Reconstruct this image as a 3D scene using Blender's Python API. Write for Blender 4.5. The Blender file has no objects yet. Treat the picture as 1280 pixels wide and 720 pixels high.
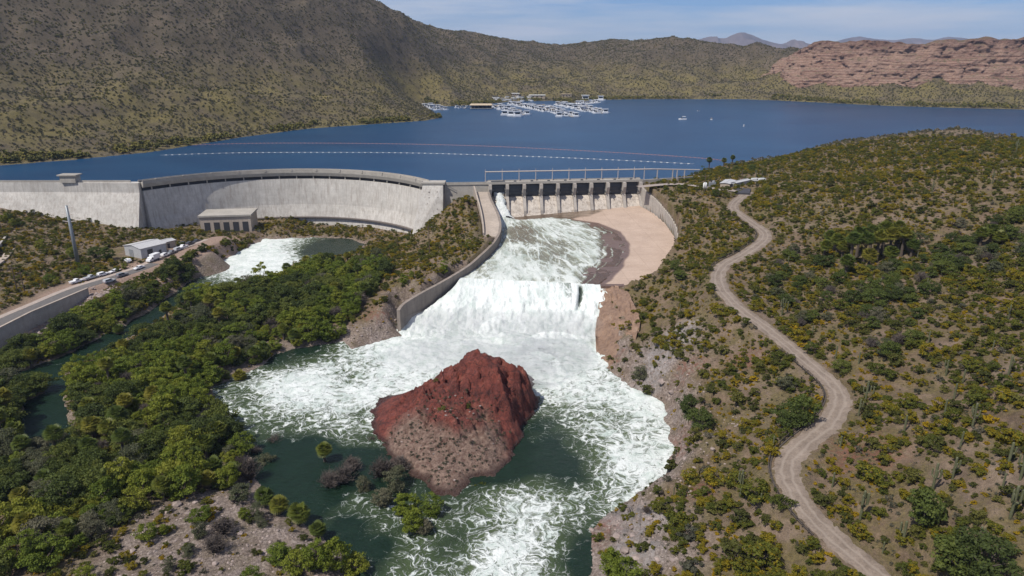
import bpy, bmesh, math, random
import numpy as np
from mathutils import Vector, Matrix, Euler
R = math.radians
scene = bpy.context.scene
COL = scene.collection

# ------------------------------------------------------------------ camera
FPX, PITCH, CAMZ, LAKE = 860.0, R(18.34), 92.0, 28.0
cam = bpy.data.cameras.new('camera'); camo = bpy.data.objects.new('camera', cam); COL.objects.link(camo)
camo.location = (0, 0, CAMZ); camo.rotation_euler = (R(90) - PITCH, 0, 0)
cam.sensor_width = 36.0; cam.lens = FPX / 1280 * 36.0; cam.clip_start = 1; cam.clip_end = 40000
scene.camera = camo

# ------------------------------------------------------------------ world, sun, exposure
SUN_EL, SUN_AZ = R(56), R(-128)          # azimuth from +Y towards +X of the direction TO the sun (behind the camera, to the left)
world = bpy.data.worlds.new('World'); scene.world = world; world.use_nodes = True
wt = world.node_tree; wt.nodes.clear()
def wn(t, **k):
    n = wt.nodes.new(t)
    for a, b in k.items(): setattr(n, a, b)
    return n
sky = wn('ShaderNodeTexSky', sky_type='NISHITA', sun_disc=False, sun_elevation=SUN_EL, sun_rotation=SUN_AZ,
         altitude=500, air_density=1.0, dust_density=0.3, ozone_density=3.5)
tc = wn('ShaderNodeTexCoord'); mp = wn('ShaderNodeMapping'); mp.inputs['Scale'].default_value = (2.2, 2.2, 24)
cn = wn('ShaderNodeTexNoise'); cn.inputs['Scale'].default_value = 1.6; cn.inputs['Detail'].default_value = 7; cn.inputs['Roughness'].default_value = .55
cr = wn('ShaderNodeValToRGB'); cr.color_ramp.elements[0].position = .38; cr.color_ramp.elements[1].position = .64
cr.color_ramp.elements[1].color = (.8, .8, .8, 1)
mx = wn('ShaderNodeMix', data_type='RGBA'); mx.inputs['B'].default_value = (7.0, 7.3, 8.0, 1)
bg = wn('ShaderNodeBackground'); bg.inputs['Strength'].default_value = .082
wo = wn('ShaderNodeOutputWorld')
wt.links.new(tc.outputs['Generated'], mp.inputs['Vector']); wt.links.new(mp.outputs[0], cn.inputs['Vector'])
wt.links.new(cn.outputs['Fac'], cr.inputs['Fac']); wt.links.new(cr.outputs['Color'], mx.inputs['Factor'])
tint = wn('ShaderNodeMix', data_type='RGBA', blend_type='MULTIPLY'); tint.inputs['Factor'].default_value = 1; tint.inputs['B'].default_value = (.56, .72, 1.06, 1)
wt.links.new(sky.outputs[0], tint.inputs['A']); wt.links.new(tint.outputs['Result'], mx.inputs['A']); wt.links.new(mx.outputs['Result'], bg.inputs['Color']); wt.links.new(bg.outputs[0], wo.inputs[0])
sl = bpy.data.lights.new('sun', 'SUN'); sl.energy = 4.4; sl.angle = R(.6); sl.color = (1, .945, .85)
so = bpy.data.objects.new('sun', sl); COL.objects.link(so)
sd = Vector((math.sin(SUN_AZ) * math.cos(SUN_EL), math.cos(SUN_AZ) * math.cos(SUN_EL), math.sin(SUN_EL)))
so.rotation_euler = sd.to_track_quat('Z', 'Y').to_euler(); so.location = (-200, -200, 400)
scene.view_settings.view_transform = 'Standard'; scene.view_settings.look = 'None'
scene.view_settings.exposure = 0.15; scene.view_settings.gamma = 1.0; scene.view_settings.use_curve_mapping = False
scene.render.engine = 'CYCLES'; scene.cycles.use_denoising = True
scene.cycles.max_bounces = 6; scene.cycles.diffuse_bounces = 3; scene.cycles.glossy_bounces = 3
scene.cycles.transparent_max_bounces = 8; scene.cycles.volume_bounces = 0

# ------------------------------------------------------------------ photo pixel -> place
SP, CP = math.sin(PITCH), math.cos(PITCH)
def ray(px, py):
    u, v = (px - 640) / FPX, (py - 360) / FPX
    return u, CP - v * SP, -(SP + v * CP)
def P(px, py, z):                       # where the sight line meets the level z
    u, f, d = ray(px, py); t = (z - CAMZ) / d
    return (u * t, f * t, z)
def Q(px, py, depth):                   # point of the sight line at a known depth
    u, f, d = ray(px, py)
    return (u * depth, f * depth, CAMZ + d * depth)
def PIX(x, y, z):
    dz = z - CAMZ; dep = y * CP - dz * SP
    return 640 + FPX * x / dep, 360 - FPX * (y * SP + dz * CP) / dep, dep

# ------------------------------------------------------------------ numpy helpers
def vnoise(x, y, seed=0):
    xi = np.floor(x).astype(np.int64); yi = np.floor(y).astype(np.int64)
    fx = x - xi; fy = y - yi
    def h(a, b):
        n = (a * 374761393 + b * 668265263 + seed * 974711) & 0x7fffffff
        n = ((n ^ (n >> 13)) * 1274126177) & 0x7fffffff
        return ((n ^ (n >> 16)) & 0xffff) / 65535.0
    ux = fx * fx * (3 - 2 * fx); uy = fy * fy * (3 - 2 * fy)
    a = h(xi, yi); b = h(xi + 1, yi); c = h(xi, yi + 1); d = h(xi + 1, yi + 1)
    return (a * (1 - ux) + b * ux) * (1 - uy) + (c * (1 - ux) + d * ux) * uy
def fbm(x, y, scale, octaves=4, seed=0, gain=.5):
    s = 0; a = 1; tot = 0
    for i in range(octaves):
        s = s + a * (vnoise(x / scale + 17.3 * i, y / scale - 9.1 * i, seed + i) - .5); tot += a
        a *= gain; scale *= .5
    return s / tot * 2
def sstep(a, b, x):
    t = np.clip((x - a) / (b - a), 0, 1); return t * t * (3 - 2 * t)
def seg_dist(X, Y, pts, closed):
    n = len(pts); best = np.full(X.shape, 1e9); par = np.zeros(X.shape)
    for i in range(n if closed else n - 1):
        ax, ay = pts[i][:2]; bx, by = pts[(i + 1) % n][:2]
        dx, dy = bx - ax, by - ay; l2 = dx * dx + dy * dy + 1e-9
        t = np.clip(((X - ax) * dx + (Y - ay) * dy) / l2, 0, 1)
        d = np.hypot(X - ax - t * dx, Y - ay - t * dy)
        m = d < best; best = np.where(m, d, best); par = np.where(m, i + t, par)
    return best, par
def inside(X, Y, pts):
    r = np.zeros(X.shape, bool); n = len(pts)
    for i in range(n):
        ax, ay = pts[i][:2]; bx, by = pts[(i + 1) % n][:2]
        if ay == by: continue
        c = (ay > Y) != (by > Y)
        r ^= c & (X < (bx - ax) * (Y - ay) / (by - ay) + ax)
    return r
def sdist(X, Y, pts):
    d, _ = seg_dist(X, Y, pts, True); return np.where(inside(X, Y, pts), -d, d)
def smooth_line(pts, per=6):            # Catmull-Rom through points of any dimension
    pts = [np.array(p, float) for p in pts]; out = []
    for i in range(len(pts) - 1):
        p0 = pts[max(i - 1, 0)]; p1 = pts[i]; p2 = pts[i + 1]; p3 = pts[min(i + 2, len(pts) - 1)]
        for k in range(per):
            t = k / per
            out.append(.5 * (2 * p1 + (p2 - p0) * t + (2 * p0 - 5 * p1 + 4 * p2 - p3) * t * t + (3 * p1 - p0 - 3 * p2 + p3) * t ** 3))
    out.append(pts[-1]); return out
def rbf(ctrl, val, X, Y, smooth=0.0):   # linear-kernel radial basis with constant term
    C = np.array(ctrl, float); v = np.array(val, float); n = len(C)
    D = np.hypot(C[:, None, 0] - C[None, :, 0], C[:, None, 1] - C[None, :, 1])
    A = np.zeros((n + 1, n + 1)); A[:n, :n] = -D + np.diag(np.broadcast_to(smooth, (n,))); A[:n, n] = 1; A[n, :n] = 1
    w = np.linalg.solve(A, np.append(v, 0)); out = np.full(X.shape, w[n])
    for i in range(n): out -= w[i] * np.hypot(X - C[i, 0], Y - C[i, 1])
    return out

def facets(X, Y, scale, seed):           # angular broken blocks: nearest jittered cell, each a tilted plane
    x, y = X / scale, Y / scale; xi, yi = np.floor(x), np.floor(y); best = np.full(X.shape, 9e9); val = np.zeros(X.shape)
    for dx in (-1, 0, 1):
        for dy in (-1, 0, 1):
            cx, cy = xi + dx, yi + dy; h = lambda k: vnoise(cx + .0, cy + .0, seed + k)
            px, py = cx + h(1), cy + h(2); d = (x - px) ** 2 + (y - py) ** 2; m = d < best
            best = np.where(m, d, best); val = np.where(m, h(3) - .5 + (x - px) * (h(4) - .5) * 1.3 + (y - py) * (h(5) - .5) * 1.3, val)
    return val
FAC = facets
# ------------------------------------------------------------------ mesh helpers
def mesh_np(name, verts, faces):
    verts = np.asarray(verts, np.float32); faces = np.asarray(faces, np.int32)
    me = bpy.data.meshes.new(name); k = faces.shape[1]
    me.vertices.add(len(verts)); me.vertices.foreach_set('co', verts.ravel())
    me.loops.add(faces.size); me.loops.foreach_set('vertex_index', faces.ravel())
    me.polygons.add(len(faces)); me.polygons.foreach_set('loop_start', np.arange(0, faces.size, k, dtype=np.int32))
    me.polygons.foreach_set('loop_total', np.full(len(faces), k, np.int32))
    me.update(calc_edges=True); me.validate(); return me
def vattr(me, name, vals):
    a = me.attributes.new(name, 'FLOAT_VECTOR', 'POINT'); a.data.foreach_set('vector', np.asarray(vals, np.float32).ravel())
def attr(me, name, vals):
    a = me.attributes.new(name, 'FLOAT', 'POINT'); a.data.foreach_set('value', np.asarray(vals, np.float32).ravel())
def grid_faces(ny, nx, mask=None):
    idx = np.arange(ny * nx).reshape(ny, nx)
    f = np.stack([idx[:-1, :-1], idx[:-1, 1:], idx[1:, 1:], idx[1:, :-1]], -1).reshape(-1, 4)
    return f if mask is None else f[mask.ravel()]
def smooth(me): me.polygons.foreach_set('use_smooth', np.ones(len(me.polygons), bool))
def link(name, me, mat, parent=None, loc=None, rz=0):
    o = bpy.data.objects.new(name, me); COL.objects.link(o)
    if mat is not None and not me.materials: me.materials.append(mat)
    if parent is not None: o.parent = parent
    if loc is not None: o.location = loc
    o.rotation_euler.z = rz; return o
def empty(name, loc=(0, 0, 0), rz=0):
    o = bpy.data.objects.new(name, None); COL.objects.link(o); o.location = loc; o.rotation_euler.z = rz; return o
def tag(o, label=None, cat=None, group=None, kind=None):
    for k, v in (('label', label), ('category', cat), ('group', group), ('kind', kind)):
        if v: o[k] = v
    return o
def struct(name, me, mat, label=None):
    return tag(link(name, me, mat), label, None, None, 'structure')
class MB:
    """collects simple solids, then links them as one mesh"""
    def __init__(s): s.v = []; s.f = []
    def add(s, v, f):
        b = len(s.v); s.v += [tuple(p) for p in v]; s.f += [tuple(i + b for i in q) for q in f]; return s
    def box(s, x0, x1, y0, y1, z0, z1, taper=0):
        t = taper
        return s.add([(x0, y0, z0), (x1, y0, z0), (x1, y1, z0), (x0, y1, z0), (x0 + t, y0 + t, z1), (x1 - t, y0 + t, z1), (x1 - t, y1 - t, z1), (x0 + t, y1 - t, z1)],
                     [(0, 3, 2, 1), (4, 5, 6, 7), (0, 1, 5, 4), (1, 2, 6, 5), (2, 3, 7, 6), (3, 0, 4, 7)])
    def tube(s, pts, rad, n=6, cap=True):
        pts = [Vector(p) for p in pts]; rad = rad if hasattr(rad, '__len__') else [rad] * len(pts); b = len(s.v)
        for i, p in enumerate(pts):
            d = (pts[min(i + 1, len(pts) - 1)] - pts[max(i - 1, 0)]).normalized()
            a = d.cross(Vector((0, 0, 1)) if abs(d.z) < .9 else Vector((1, 0, 0))).normalized(); c = d.cross(a)
            for k in range(n):
                t = 2 * math.pi * k / n; s.v.append(tuple(p + (a * math.cos(t) + c * math.sin(t)) * rad[i]))
        for i in range(len(pts) - 1):
            for k in range(n):
                s.f.append((b + i * n + k, b + i * n + (k + 1) % n, b + (i + 1) * n + (k + 1) % n, b + (i + 1) * n + k))
        if cap:
            s.f.append(tuple(b + k for k in range(n))[::-1]); s.f.append(tuple(b + (len(pts) - 1) * n + k for k in range(n)))
        return s
    def prism(s, poly, y0, y1):         # polygon in x,z swept along y
        n = len(poly)
        return s.add([(x, y0, z) for x, z in poly] + [(x, y1, z) for x, z in poly],
                     [tuple(range(n)), tuple(range(2 * n - 1, n - 1, -1))] + [(i, i + n, (i + 1) % n + n, (i + 1) % n) for i in range(n)])
    def mesh(s, name):
        me = bpy.data.meshes.new(name); me.from_pydata(s.v, [], s.f)
        bm = bmesh.new(); bm.from_mesh(me); bmesh.ops.recalc_face_normals(bm, faces=bm.faces); bm.to_mesh(me); bm.free(); return me
    def build(s, name, mat, parent=None, loc=None, rz=0, sm=False):
        me = s.mesh(name)
        if sm: smooth(me)
        return link(name, me, mat, parent, loc, rz)

# ------------------------------------------------------------------ materials
class NT:
    def __init__(s, name):
        s.m = bpy.data.materials.new(name); s.m.use_nodes = True; s.t = s.m.node_tree; s.t.nodes.clear()
        s.out = s.n('ShaderNodeOutputMaterial'); s.b = s.n('ShaderNodeBsdfPrincipled'); s.l(s.b.outputs[0], s.out.inputs[0])
    def n(s, t, **k):
        n = s.t.nodes.new(t)
        for a, b in k.items():
            if a in n.inputs: n.inputs[a].default_value = b
            else: setattr(n, a, b)
        return n
    def l(s, a, b): s.t.links.new(a, b)
    def set(s, **k):
        for a, b in k.items(): s.b.inputs[a.replace('_', ' ')].default_value = b
        return s
    def geo(s): return s.n('ShaderNodeNewGeometry').outputs['Position']
    def noise(s, scale, detail=5, rough=.6, vec=None, stretch=None):
        n = s.n('ShaderNodeTexNoise'); n.inputs['Scale'].default_value = scale; n.inputs['Detail'].default_value = detail; n.inputs['Roughness'].default_value = rough
        v = vec or s.geo()
        if stretch:
            mp = s.n('ShaderNodeMapping'); mp.inputs['Scale'].default_value = stretch; s.l(v, mp.inputs[0]); v = mp.outputs[0]
        s.l(v, n.inputs['Vector']); return n.outputs['Fac']
    def ramp(s, fac, stops):
        r = s.n('ShaderNodeValToRGB'); e = r.color_ramp.elements
        while len(e) < len(stops): e.new(.5)
        for el, (p, c) in zip(e, stops):
            el.position = p; el.color = (*c, 1) if hasattr(c, '__len__') else (c, c, c, 1)
        s.l(fac, r.inputs[0]); return r.outputs[0]
    def mix(s, fac, a, b, mode='MIX'):
        m = s.n('ShaderNodeMix', data_type='RGBA', blend_type=mode)
        for sock, v in (('Factor', fac), ('A', a), ('B', b)):
            i = [x for x in m.inputs if x.name == sock and (x.type == 'RGBA' or sock == 'Factor')][0]
            if isinstance(v, (int, float)): i.default_value = v
            elif isinstance(v, tuple): i.default_value = (*v, 1)
            else: s.l(v, i)
        return [o for o in m.outputs if o.type == 'RGBA'][0]
    def math(s, op, a, b=None, c=None, clamp=False):
        m = s.n('ShaderNodeMath', operation=op, use_clamp=clamp)
        for i, v in enumerate((a, b, c)):
            if v is None: continue
            if isinstance(v, (int, float)): m.inputs[i].default_value = v
            else: s.l(v, m.inputs[i])
        return m.outputs[0]
    def attr(s, name): return s.n('ShaderNodeAttribute', attribute_name=name).outputs['Fac']
    def color(s, v):
        if isinstance(v, tuple): s.b.inputs['Base Color'].default_value = (*v, 1)
        else: s.l(v, s.b.inputs['Base Color'])
        return s
    def bump(s, h, strength=.5, dist=.3):
        b = s.n('ShaderNodeBump'); b.inputs['Strength'].default_value = strength; b.inputs['Distance'].default_value = dist
        s.l(h, b.inputs['Height']); s.l(b.outputs[0], s.b.inputs['Normal']); return s
    def objrand(s): return s.n('ShaderNodeObjectInfo').outputs['Random']

def plain(name, col, rough=.7, metal=0, var=.12, scale=1.5):
    m = NT(name).set(Roughness=rough, Metallic=metal)
    f = m.noise(scale, 4)
    m.color(m.ramp(f, [(.3, tuple(c * (1 - var) for c in col)), (.7, tuple(min(1, c * (1 + var)) for c in col))])); return m.m
def concrete(name, col, stain=(.16, .13, .11), amount=.6, rough=.85, streak=True):
    m = NT(name).set(Roughness=rough)
    a = m.noise(.35, 6, .65); b = m.noise(.9, 6, .7, stretch=(1, 1, .09) if streak else None); c = m.noise(3.5, 4)
    base = m.ramp(a, [(.25, tuple(x * .78 for x in col)), (.75, tuple(min(1, x * 1.1) for x in col))])
    st = m.ramp(b, [(.46, 0.0), (.72, amount)])
    big = m.noise(.07, 5, .7); base = m.mix(m.ramp(big, [(.4, 0), (.62, .45)]), base, tuple(x * .62 for x in col))
    wz = m.n('ShaderNodeSeparateXYZ'); m.l(m.geo(), wz.inputs[0]); fr = m.math('FRACT', m.math('DIVIDE', wz.outputs['Z'], 1.6)); base = m.mix(m.ramp(fr, [(.0, .35), (.07, 0)]), base, tuple(x * .5 for x in col))
    base = m.mix(st, base, stain); base = m.mix(.25, base, m.ramp(c, [(.3, .25), (.7, .75)]), 'OVERLAY')
    m.color(base); m.bump(c, .3, .1); return m.m

# ------------------------------------------------------------------ outlines on the ground (world x, y)
def line(pts, z): return [P(x, y, z)[:2] for x, y in pts]
RIVER = line([(505, 392), (499, 418), (470, 428), (440, 436), (428, 428), (385, 433), (350, 441), (330, 455), (296, 470), (266, 486), (275, 520), (298, 548),
              (318, 580), (326, 612), (345, 640), (392, 664), (430, 690), (446, 722), (450, 800), (745, 800), (738, 720), (733, 682), (737, 660), (765, 636), (790, 616),
              (832, 592), (838, 562), (835, 535), (829, 507), (800, 492), (775, 476), (760, 462), (757, 440), (752, 420)], 0) + [(31, 238), (34, 250), (-20, 262), (-34, 240)]
CHANNEL = line([(330, 299), (281, 324), (244, 342), (238, 352), (195, 384), (150, 410), (90, 440), (30, 464), (0, 468), (-120, 474), (-120, 487), (0, 483), (52, 481), (60, 491), (32, 502), (22, 520), (20, 546), (45, 562), (84, 560), (92, 540),
                (76, 505), (84, 488), (80, 466), (110, 448), (170, 417), (212, 389), (243, 370), (300, 358), (345, 347), (367, 328), (405, 326), (440, 318), (455, 306), (440, 299), (400, 297)], 0)
ARC_C, ARC_R, ARC_Z = (-120.0, 310.0), 90.0, 31.0
def arc(t, r=ARC_R):                     # t from 0 (by the spillway) to 1 (far end)
    a0 = math.atan2(50, 75); a = a0 + t * (math.pi - 2 * a0)
    return ARC_C[0] + r * math.cos(a), ARC_C[1] + r * math.sin(a)
_dam = [(-300, 362)] + [arc(t / 12, ARC_R + .5) for t in range(12, -1, -1)] + [(-36, 363), (-12, 366), (30, 371), (70, 376.5)]
_near = [(84, 384), (104, 402), (129, 436), (165, 468), (200, 492), (300, 520), (450, 540), (700, 600), (1100, 720), (1700, 900)]
_far = line([(1600, 142), (1280, 137), (1200, 135), (1100, 132), (1040, 129), (980, 126), (930, 124), (870, 124), (800, 124), (745, 125), (722, 129), (690, 126), (640, 127), (600, 131), (560, 133), (532, 131), (537, 137), (553, 147),
              (530, 151), (500, 153), (440, 157), (385, 161), (300, 172), (190, 190), (90, 200), (0, 207), (-100, 213), (-180, 218)], LAKE)
LAKEP = _dam + _near + _far
CHUTE = [(-11.5, 366), (-10, 345), (-5, 318), (-6, 300), (-11, 282), (-17, 266), (-21, 258), (41, 248), (54, 253), (63, 270), (71, 290), (75.5, 312), (75.5, 329), (73, 349), (69, 362), (68, 374)]
DIRT = smooth_line([P(*q) for q in [(936, 240, 30), (916, 258, 28.5), (935, 275, 27.6), (957, 294, 26.5), (935, 315, 25), (905, 332, 23.6), (898, 352, 22.8), (918, 380, 22), (955, 408, 21), (980, 428, 20), (1012, 455, 19), (1042, 482, 18),
              (1050, 503, 17.4), (1035, 530, 16.6), (1005, 555, 15.8), (985, 578, 15), (988, 605, 14.2), (1010, 640, 13.2), (1045, 675, 12.3), (1095, 718, 11.4), (1150, 770, 10.5)]], 5)
PAVED = smooth_line([P(*q) for q in [(-140, 478, 6), (-60, 436, 6), (0, 403, 6), (50, 381, 6.2), (95, 362, 6.4), (140, 348, 6.6), (185, 333, 7), (225, 316, 7.4), (256, 304, 7.4), (272, 298, 7.2)]], 5)
def chute_z(X, Y): return 10 + np.clip((Y - 253) / 112, -.1, 1.1) * (4 + 4 * np.clip((X + 12) / 80, 0, 1))

# ------------------------------------------------------------------ terrain heights
ctrl = []
for q in [  # photo x, y, height above the river
  (-150, 400, 8), (0, 372, 7), (60, 343, 8), (100, 322, 8.5), (40, 312, 10), (0, 300, 13), (150, 305, 8.5), (-200, 330, 16), (180, 300, 8.5), (200, 290, 8),
  (120, 372, 5), (200, 344, 5.5), (244, 328, 4.2), (270, 313, 3.4), (295, 303, 2.2), (60, 408, 1.0), (0, 436, 1.0), (30, 421, 1.0), (-60, 468, 1.0), (95, 392, 1.2),
  (400, 292, 1), (440, 294, 1.2), (470, 298, 2), (505, 302, 4), (522, 303, 6), (545, 275, 17), (560, 262, 22), (566, 248, 27), (590, 243, 28),
  (600, 270, 22.5), (604, 300, 17.5), (580, 300, 16), (560, 330, 13.5), (575, 330, 14), (535, 352, 12), (500, 372, 9.5), (492, 388, 8), (470, 400, 5.5), (445, 418, 3.2), (543, 300, 12), (512, 322, 8.5),
  (480, 330, 7), (430, 335, 3), (400, 345, 2.5), (450, 365, 5), (430, 400, 2.5), (370, 350, 2), (375, 395, 2), (460, 320, 5), (520, 340, 11), (495, 350, 9),
  (300, 400, 2), (200, 450, 2.2), (100, 500, 2), (250, 500, 1.6), (180, 560, 2.2), (120, 600, 2.4), (60, 620, 2.2), (0, 600, 2), (-100, 620, 2), (150, 660, 3), (280, 640, 2.4), (300, 700, 3), (200, 720, 4), (0, 720, 3), (320, 760, 3), (-100, 760, 4), (300, 600, 1.2),
  (800, 378, 8), (814, 402, 9), (800, 432, 5), (845, 450, 10.5), (870, 430, 14.5), (820, 430, 10), (800, 462, 5), (840, 478, 6.5), (870, 480, 10), (845, 520, 7.5), (852, 560, 7), (850, 600, 5), (805, 640, 3.2), (765, 690, 2.6), (800, 720, 4.2), (870, 660, 8),
  (900, 600, 10.5), (950, 540, 14), (920, 470, 15), (930, 430, 17.5), (880, 380, 19.5), (840, 345, 17), (835, 330, 17.5), (850, 300, 21), (856, 285, 22.5), (835, 262, 24), (815, 245, 27), (860, 255, 27), (880, 290, 25), (880, 245, 29.5), (900, 238, 30), (940, 233, 30.5), (870, 222, 30), (830, 221, 29.5),
  (900, 700, 8), (960, 640, 11), (1000, 700, 9.5), (920, 540, 11), (1010, 520, 15),
  (1100, 600, 16.5), (1100, 680, 13), (1200, 650, 19), (1200, 720, 16), (1280, 720, 18), (1400, 720, 22), (1280, 600, 25), (1400, 560, 32), (1280, 500, 30), (1150, 500, 21.5), (1100, 440, 23), (1050, 430, 21), (1000, 380, 23), (1090, 335, 25.5), (1200, 400, 28), (1280, 360, 33),
  (970, 330, 25.5), (990, 270, 31), (1000, 250, 34), (1100, 250, 39), (1200, 205, 49), (1280, 230, 46), (1060, 200, 42), (980, 205, 36), (930, 208, 31.5), (960, 225, 32), (1050, 300, 28), (1150, 312, 29.5), (1280, 300, 36), (1400, 300, 44), (1150, 280, 34), (900, 222, 30)]:
    ctrl.append(P(*q))
for q in [  # photo x, y, depth of a slope seen there
  (1200, 157, 410), (1280, 182, 405), (1140, 165, 418), (1060, 178, 425), (1000, 190, 432), (940, 203, 440), (1400, 195, 400), (1550, 200, 400),
  (-200, -60, 620), (0, -90, 760), (200, -80, 860), (330, -60, 960), (400, -40, 1020), (470, 2, 1100), (500, 19, 1170), (560, 41, 1380), (610, 49, 1500), (660, 55, 1650), (740, 60, 1750), (790, 54, 1560), (835, 46, 1450), (870, 54, 1450), (900, 60, 1460), (945, 56, 1380), (985, 64, 1380),
  (0, 40, 650), (200, 40, 740), (350, 40, 880), (430, 50, 950), (0, 110, 560), (200, 110, 660), (330, 105, 770), (420, 100, 850), (0, 165, 490), (150, 160, 560), (300, 140, 660), (400, 135, 760), (500, 134, 830), (535, 141, 820), (470, 110, 900), (520, 85, 1060), (580, 85, 1250), (560, 115, 1130), (490, 60, 1060),
  (640, 112, 1190), (640, 85, 1400), (700, 100, 1270), (760, 95, 1300), (700, 75, 1500), (820, 90, 1310), (900, 95, 1300), (950, 100, 1270), (840, 65, 1400), (760, 115, 1220), (880, 115, 1230), (970, 116, 1190)]:
    ctrl.append(Q(*q))
for k in range(1, 20):                   # low ground at the foot of the arch
    for dr, zz in ((9, .8), (20, 1.0), (33, 1.2)):
        if k < 12 or dr < 30: ctrl.append((*arc(k / 20, ARC_R - dr), zz if k < 11 else 4.5))
for a in range(-60, 65, 12):             # land behind the ridges, low and rolling
    for r, z in ((2100, 78), (3200, 62), (5500, 62), (9000, 62)):
        ctrl.append((r * math.sin(R(a)), r * math.cos(R(a)), z + (60 if a < -10 and r < 2500 else 0)))
CLIFF = [Q(x, y, d) for x, y, d in [(938, 96, 1310), (965, 106, 1235), (1000, 112, 1175), (1060, 114, 1115), (1120, 112, 1080), (1180, 112, 1055), (1240, 111, 1030), (1300, 111, 1010), (1400, 111, 990), (1540, 108, 1000), (1680, 104, 1050)]]
for x, y, z in CLIFF:                    # talus up to the foot of the cliff, plateau behind it
    r = math.hypot(x, y); ctrl.append((x, y, z - 1)); ctrl.append((x * (1 - 30 / r), y * (1 - 30 / r), z - 11)); ctrl.append((x * (1 + 130 / r), y * (1 + 130 / r), 98)); ctrl.append((x * (1 + 400 / r), y * (1 + 400 / r), 92))
CT = np.array(ctrl)

def height(X, Y):
    hb = rbf(CT[:, :2], CT[:, 2], X, Y, np.where(np.hypot(CT[:, 0], CT[:, 1]) > 480, 30.0, 2.0))
    r = np.hypot(X, Y)
    far = sstep(430, 760, r)
    hb = hb + fbm(X, Y, 9, 3, 5) * .55 + fbm(X, Y, 30, 3, 9) * 1.0 * sstep(60, 200, r)
    rid = 1 - np.abs(fbm(X, Y, 150, 4, 21)) * 2.0
    hb = hb + far * (rid * 10 - 4 + fbm(X, Y, 45, 4, 33) * 6 + (1 - np.abs(fbm(X, Y, 75, 4, 37)) * 2.4) * 8 - 2) * sstep(0, 60, hb - LAKE + 20)
    hb = hb + sstep(2300, 3500, r) * fbm(X, Y, 900, 3, 50) * 14
    # lake shore and bed
    d = sdist(X, Y, LAKEP)
    h = np.where((d > 0) & (hb >= LAKE - .3) , LAKE + .1 + (hb - LAKE - .1) * sstep(-2, np.where(X > 320, 18, np.clip(r * .09, 25, 90)), d) + .6 * sstep(0, 3, d), hb)
    h = np.where((d > 0) & (r > 470) & (hb < LAKE + 1), LAKE + .5 + np.minimum(d * .12, 4), h)
    h = np.where(d <= 0, LAKE - 1 - np.minimum(6, .25 * -d), h)
    # river and side channel
    for poly, w in ((RIVER, 7.0), (CHANNEL, 6.0)):
        m = (X > -320) & (X < 120) & (Y < 420)
        dd = sdist(X[m], Y[m], poly) + fbm(X[m], Y[m], 5, 3, 3) * 1.4
        hm = h[m]
        k = sstep(0, w, dd)
        hm = np.where(dd > w, hm, np.where(dd > 0, .25 * sstep(0, 1.5, dd) * (1 - k) + np.maximum(hm, .3) * k, -.2 - np.minimum(2.2, -dd * .5))); h[m] = hm
    m = (X > -60) & (X < 90) & (Y > 80) & (Y < 260); dq = sdist(X[m], Y[m], RIVER); kk = sstep(.5, 3, dq) * (1 - sstep(9, 18, dq)) * np.where(X[m] > 20, 1, .25)
    h[m] += kk * (FAC(X[m], Y[m], 5, 7) * 1.9 + FAC(X[m], Y[m], 2.4, 9) * .8)
    # spillway cut
    m = (X > -60) & (X < 110) & (Y > 235) & (Y < 385)
    dc = sdist(X[m], Y[m], CHUTE); fl = chute_z(X[m], Y[m])
    h[m] = np.where(dc < 1.5, np.minimum(h[m], fl - 1.6), h[m])
    wk = [(-21, 362), (-18.6, 345), (-15.8, 328), (-14, 314), (-13.4, 302), (-6, 300), (-5, 318), (-10, 345), (-12, 362)]
    dw = sdist(X[m], Y[m], wk); wz = np.interp(Y[m], [296, 302, 312, 328, 345, 357], [14.5, 15.6, 16.7, 19.8, 23.9, 25.9])
    h[m] = np.where(dw < 0, np.minimum(h[m], wz - 1.2), np.where(dw < 5, np.minimum(h[m], wz + 1.0 + dw * .4), h[m]))
    # road benches
    for road, w, bl in ((DIRT, 3.2, 6), (PAVED, 4.6, 1.4)):
        pts = np.array(road); x0, y0 = pts[:, :2].min(0) - 15; x1, y1 = pts[:, :2].max(0) + 15
        m = (X > x0) & (X < x1) & (Y > y0) & (Y < y1)
        dr, par = seg_dist(X[m], Y[m], road, False)
        zi = np.interp(par, np.arange(len(pts)), pts[:, 2]); k = 1 - sstep(w, w + (bl if road is DIRT else bl + 3.5 * sstep(.55, .8, par / len(pts))), dr)
        h[m] = h[m] * (1 - k) + zi * k
    # yard by the workshop
    yx, yy, yz = P(195, 318, 7.2); k = 1 - sstep(14, 22, np.hypot((X - yx) * .6, Y - yy)); h = h * (1 - k) + 7.2 * k
    return h

TH = np.radians(np.linspace(-57, 57, 800))
RR = np.concatenate([np.arange(48, 450, 1.15), np.geomspace(450, 1850, 225), np.geomspace(1900, 12000, 46)])
TT, RG = np.meshgrid(TH, RR)
GX, GY = RG * np.sin(TT), RG * np.cos(TT)
GZ = height(GX.ravel(), GY.ravel()).reshape(GX.shape)
def ground(x, y):                        # height of the terrain sheet under points
    x = np.asarray(x, float); y = np.asarray(y, float)
    r = np.hypot(x, y); t = np.arctan2(x, y)
    i = np.clip(np.interp(r, RR, np.arange(len(RR))), 0, len(RR) - 1.001); j = np.clip((t - TH[0]) / (TH[1] - TH[0]), 0, len(TH) - 1.001)
    i0 = i.astype(int); j0 = j.astype(int); fi = i - i0; fj = j - j0
    return (GZ[i0, j0] * (1 - fj) + GZ[i0, j0 + 1] * fj) * (1 - fi) + (GZ[i0 + 1, j0] * (1 - fj) + GZ[i0 + 1, j0 + 1] * fj) * fi
def gz(x, y): return float(ground(np.array([x]), np.array([y]))[0])
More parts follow.
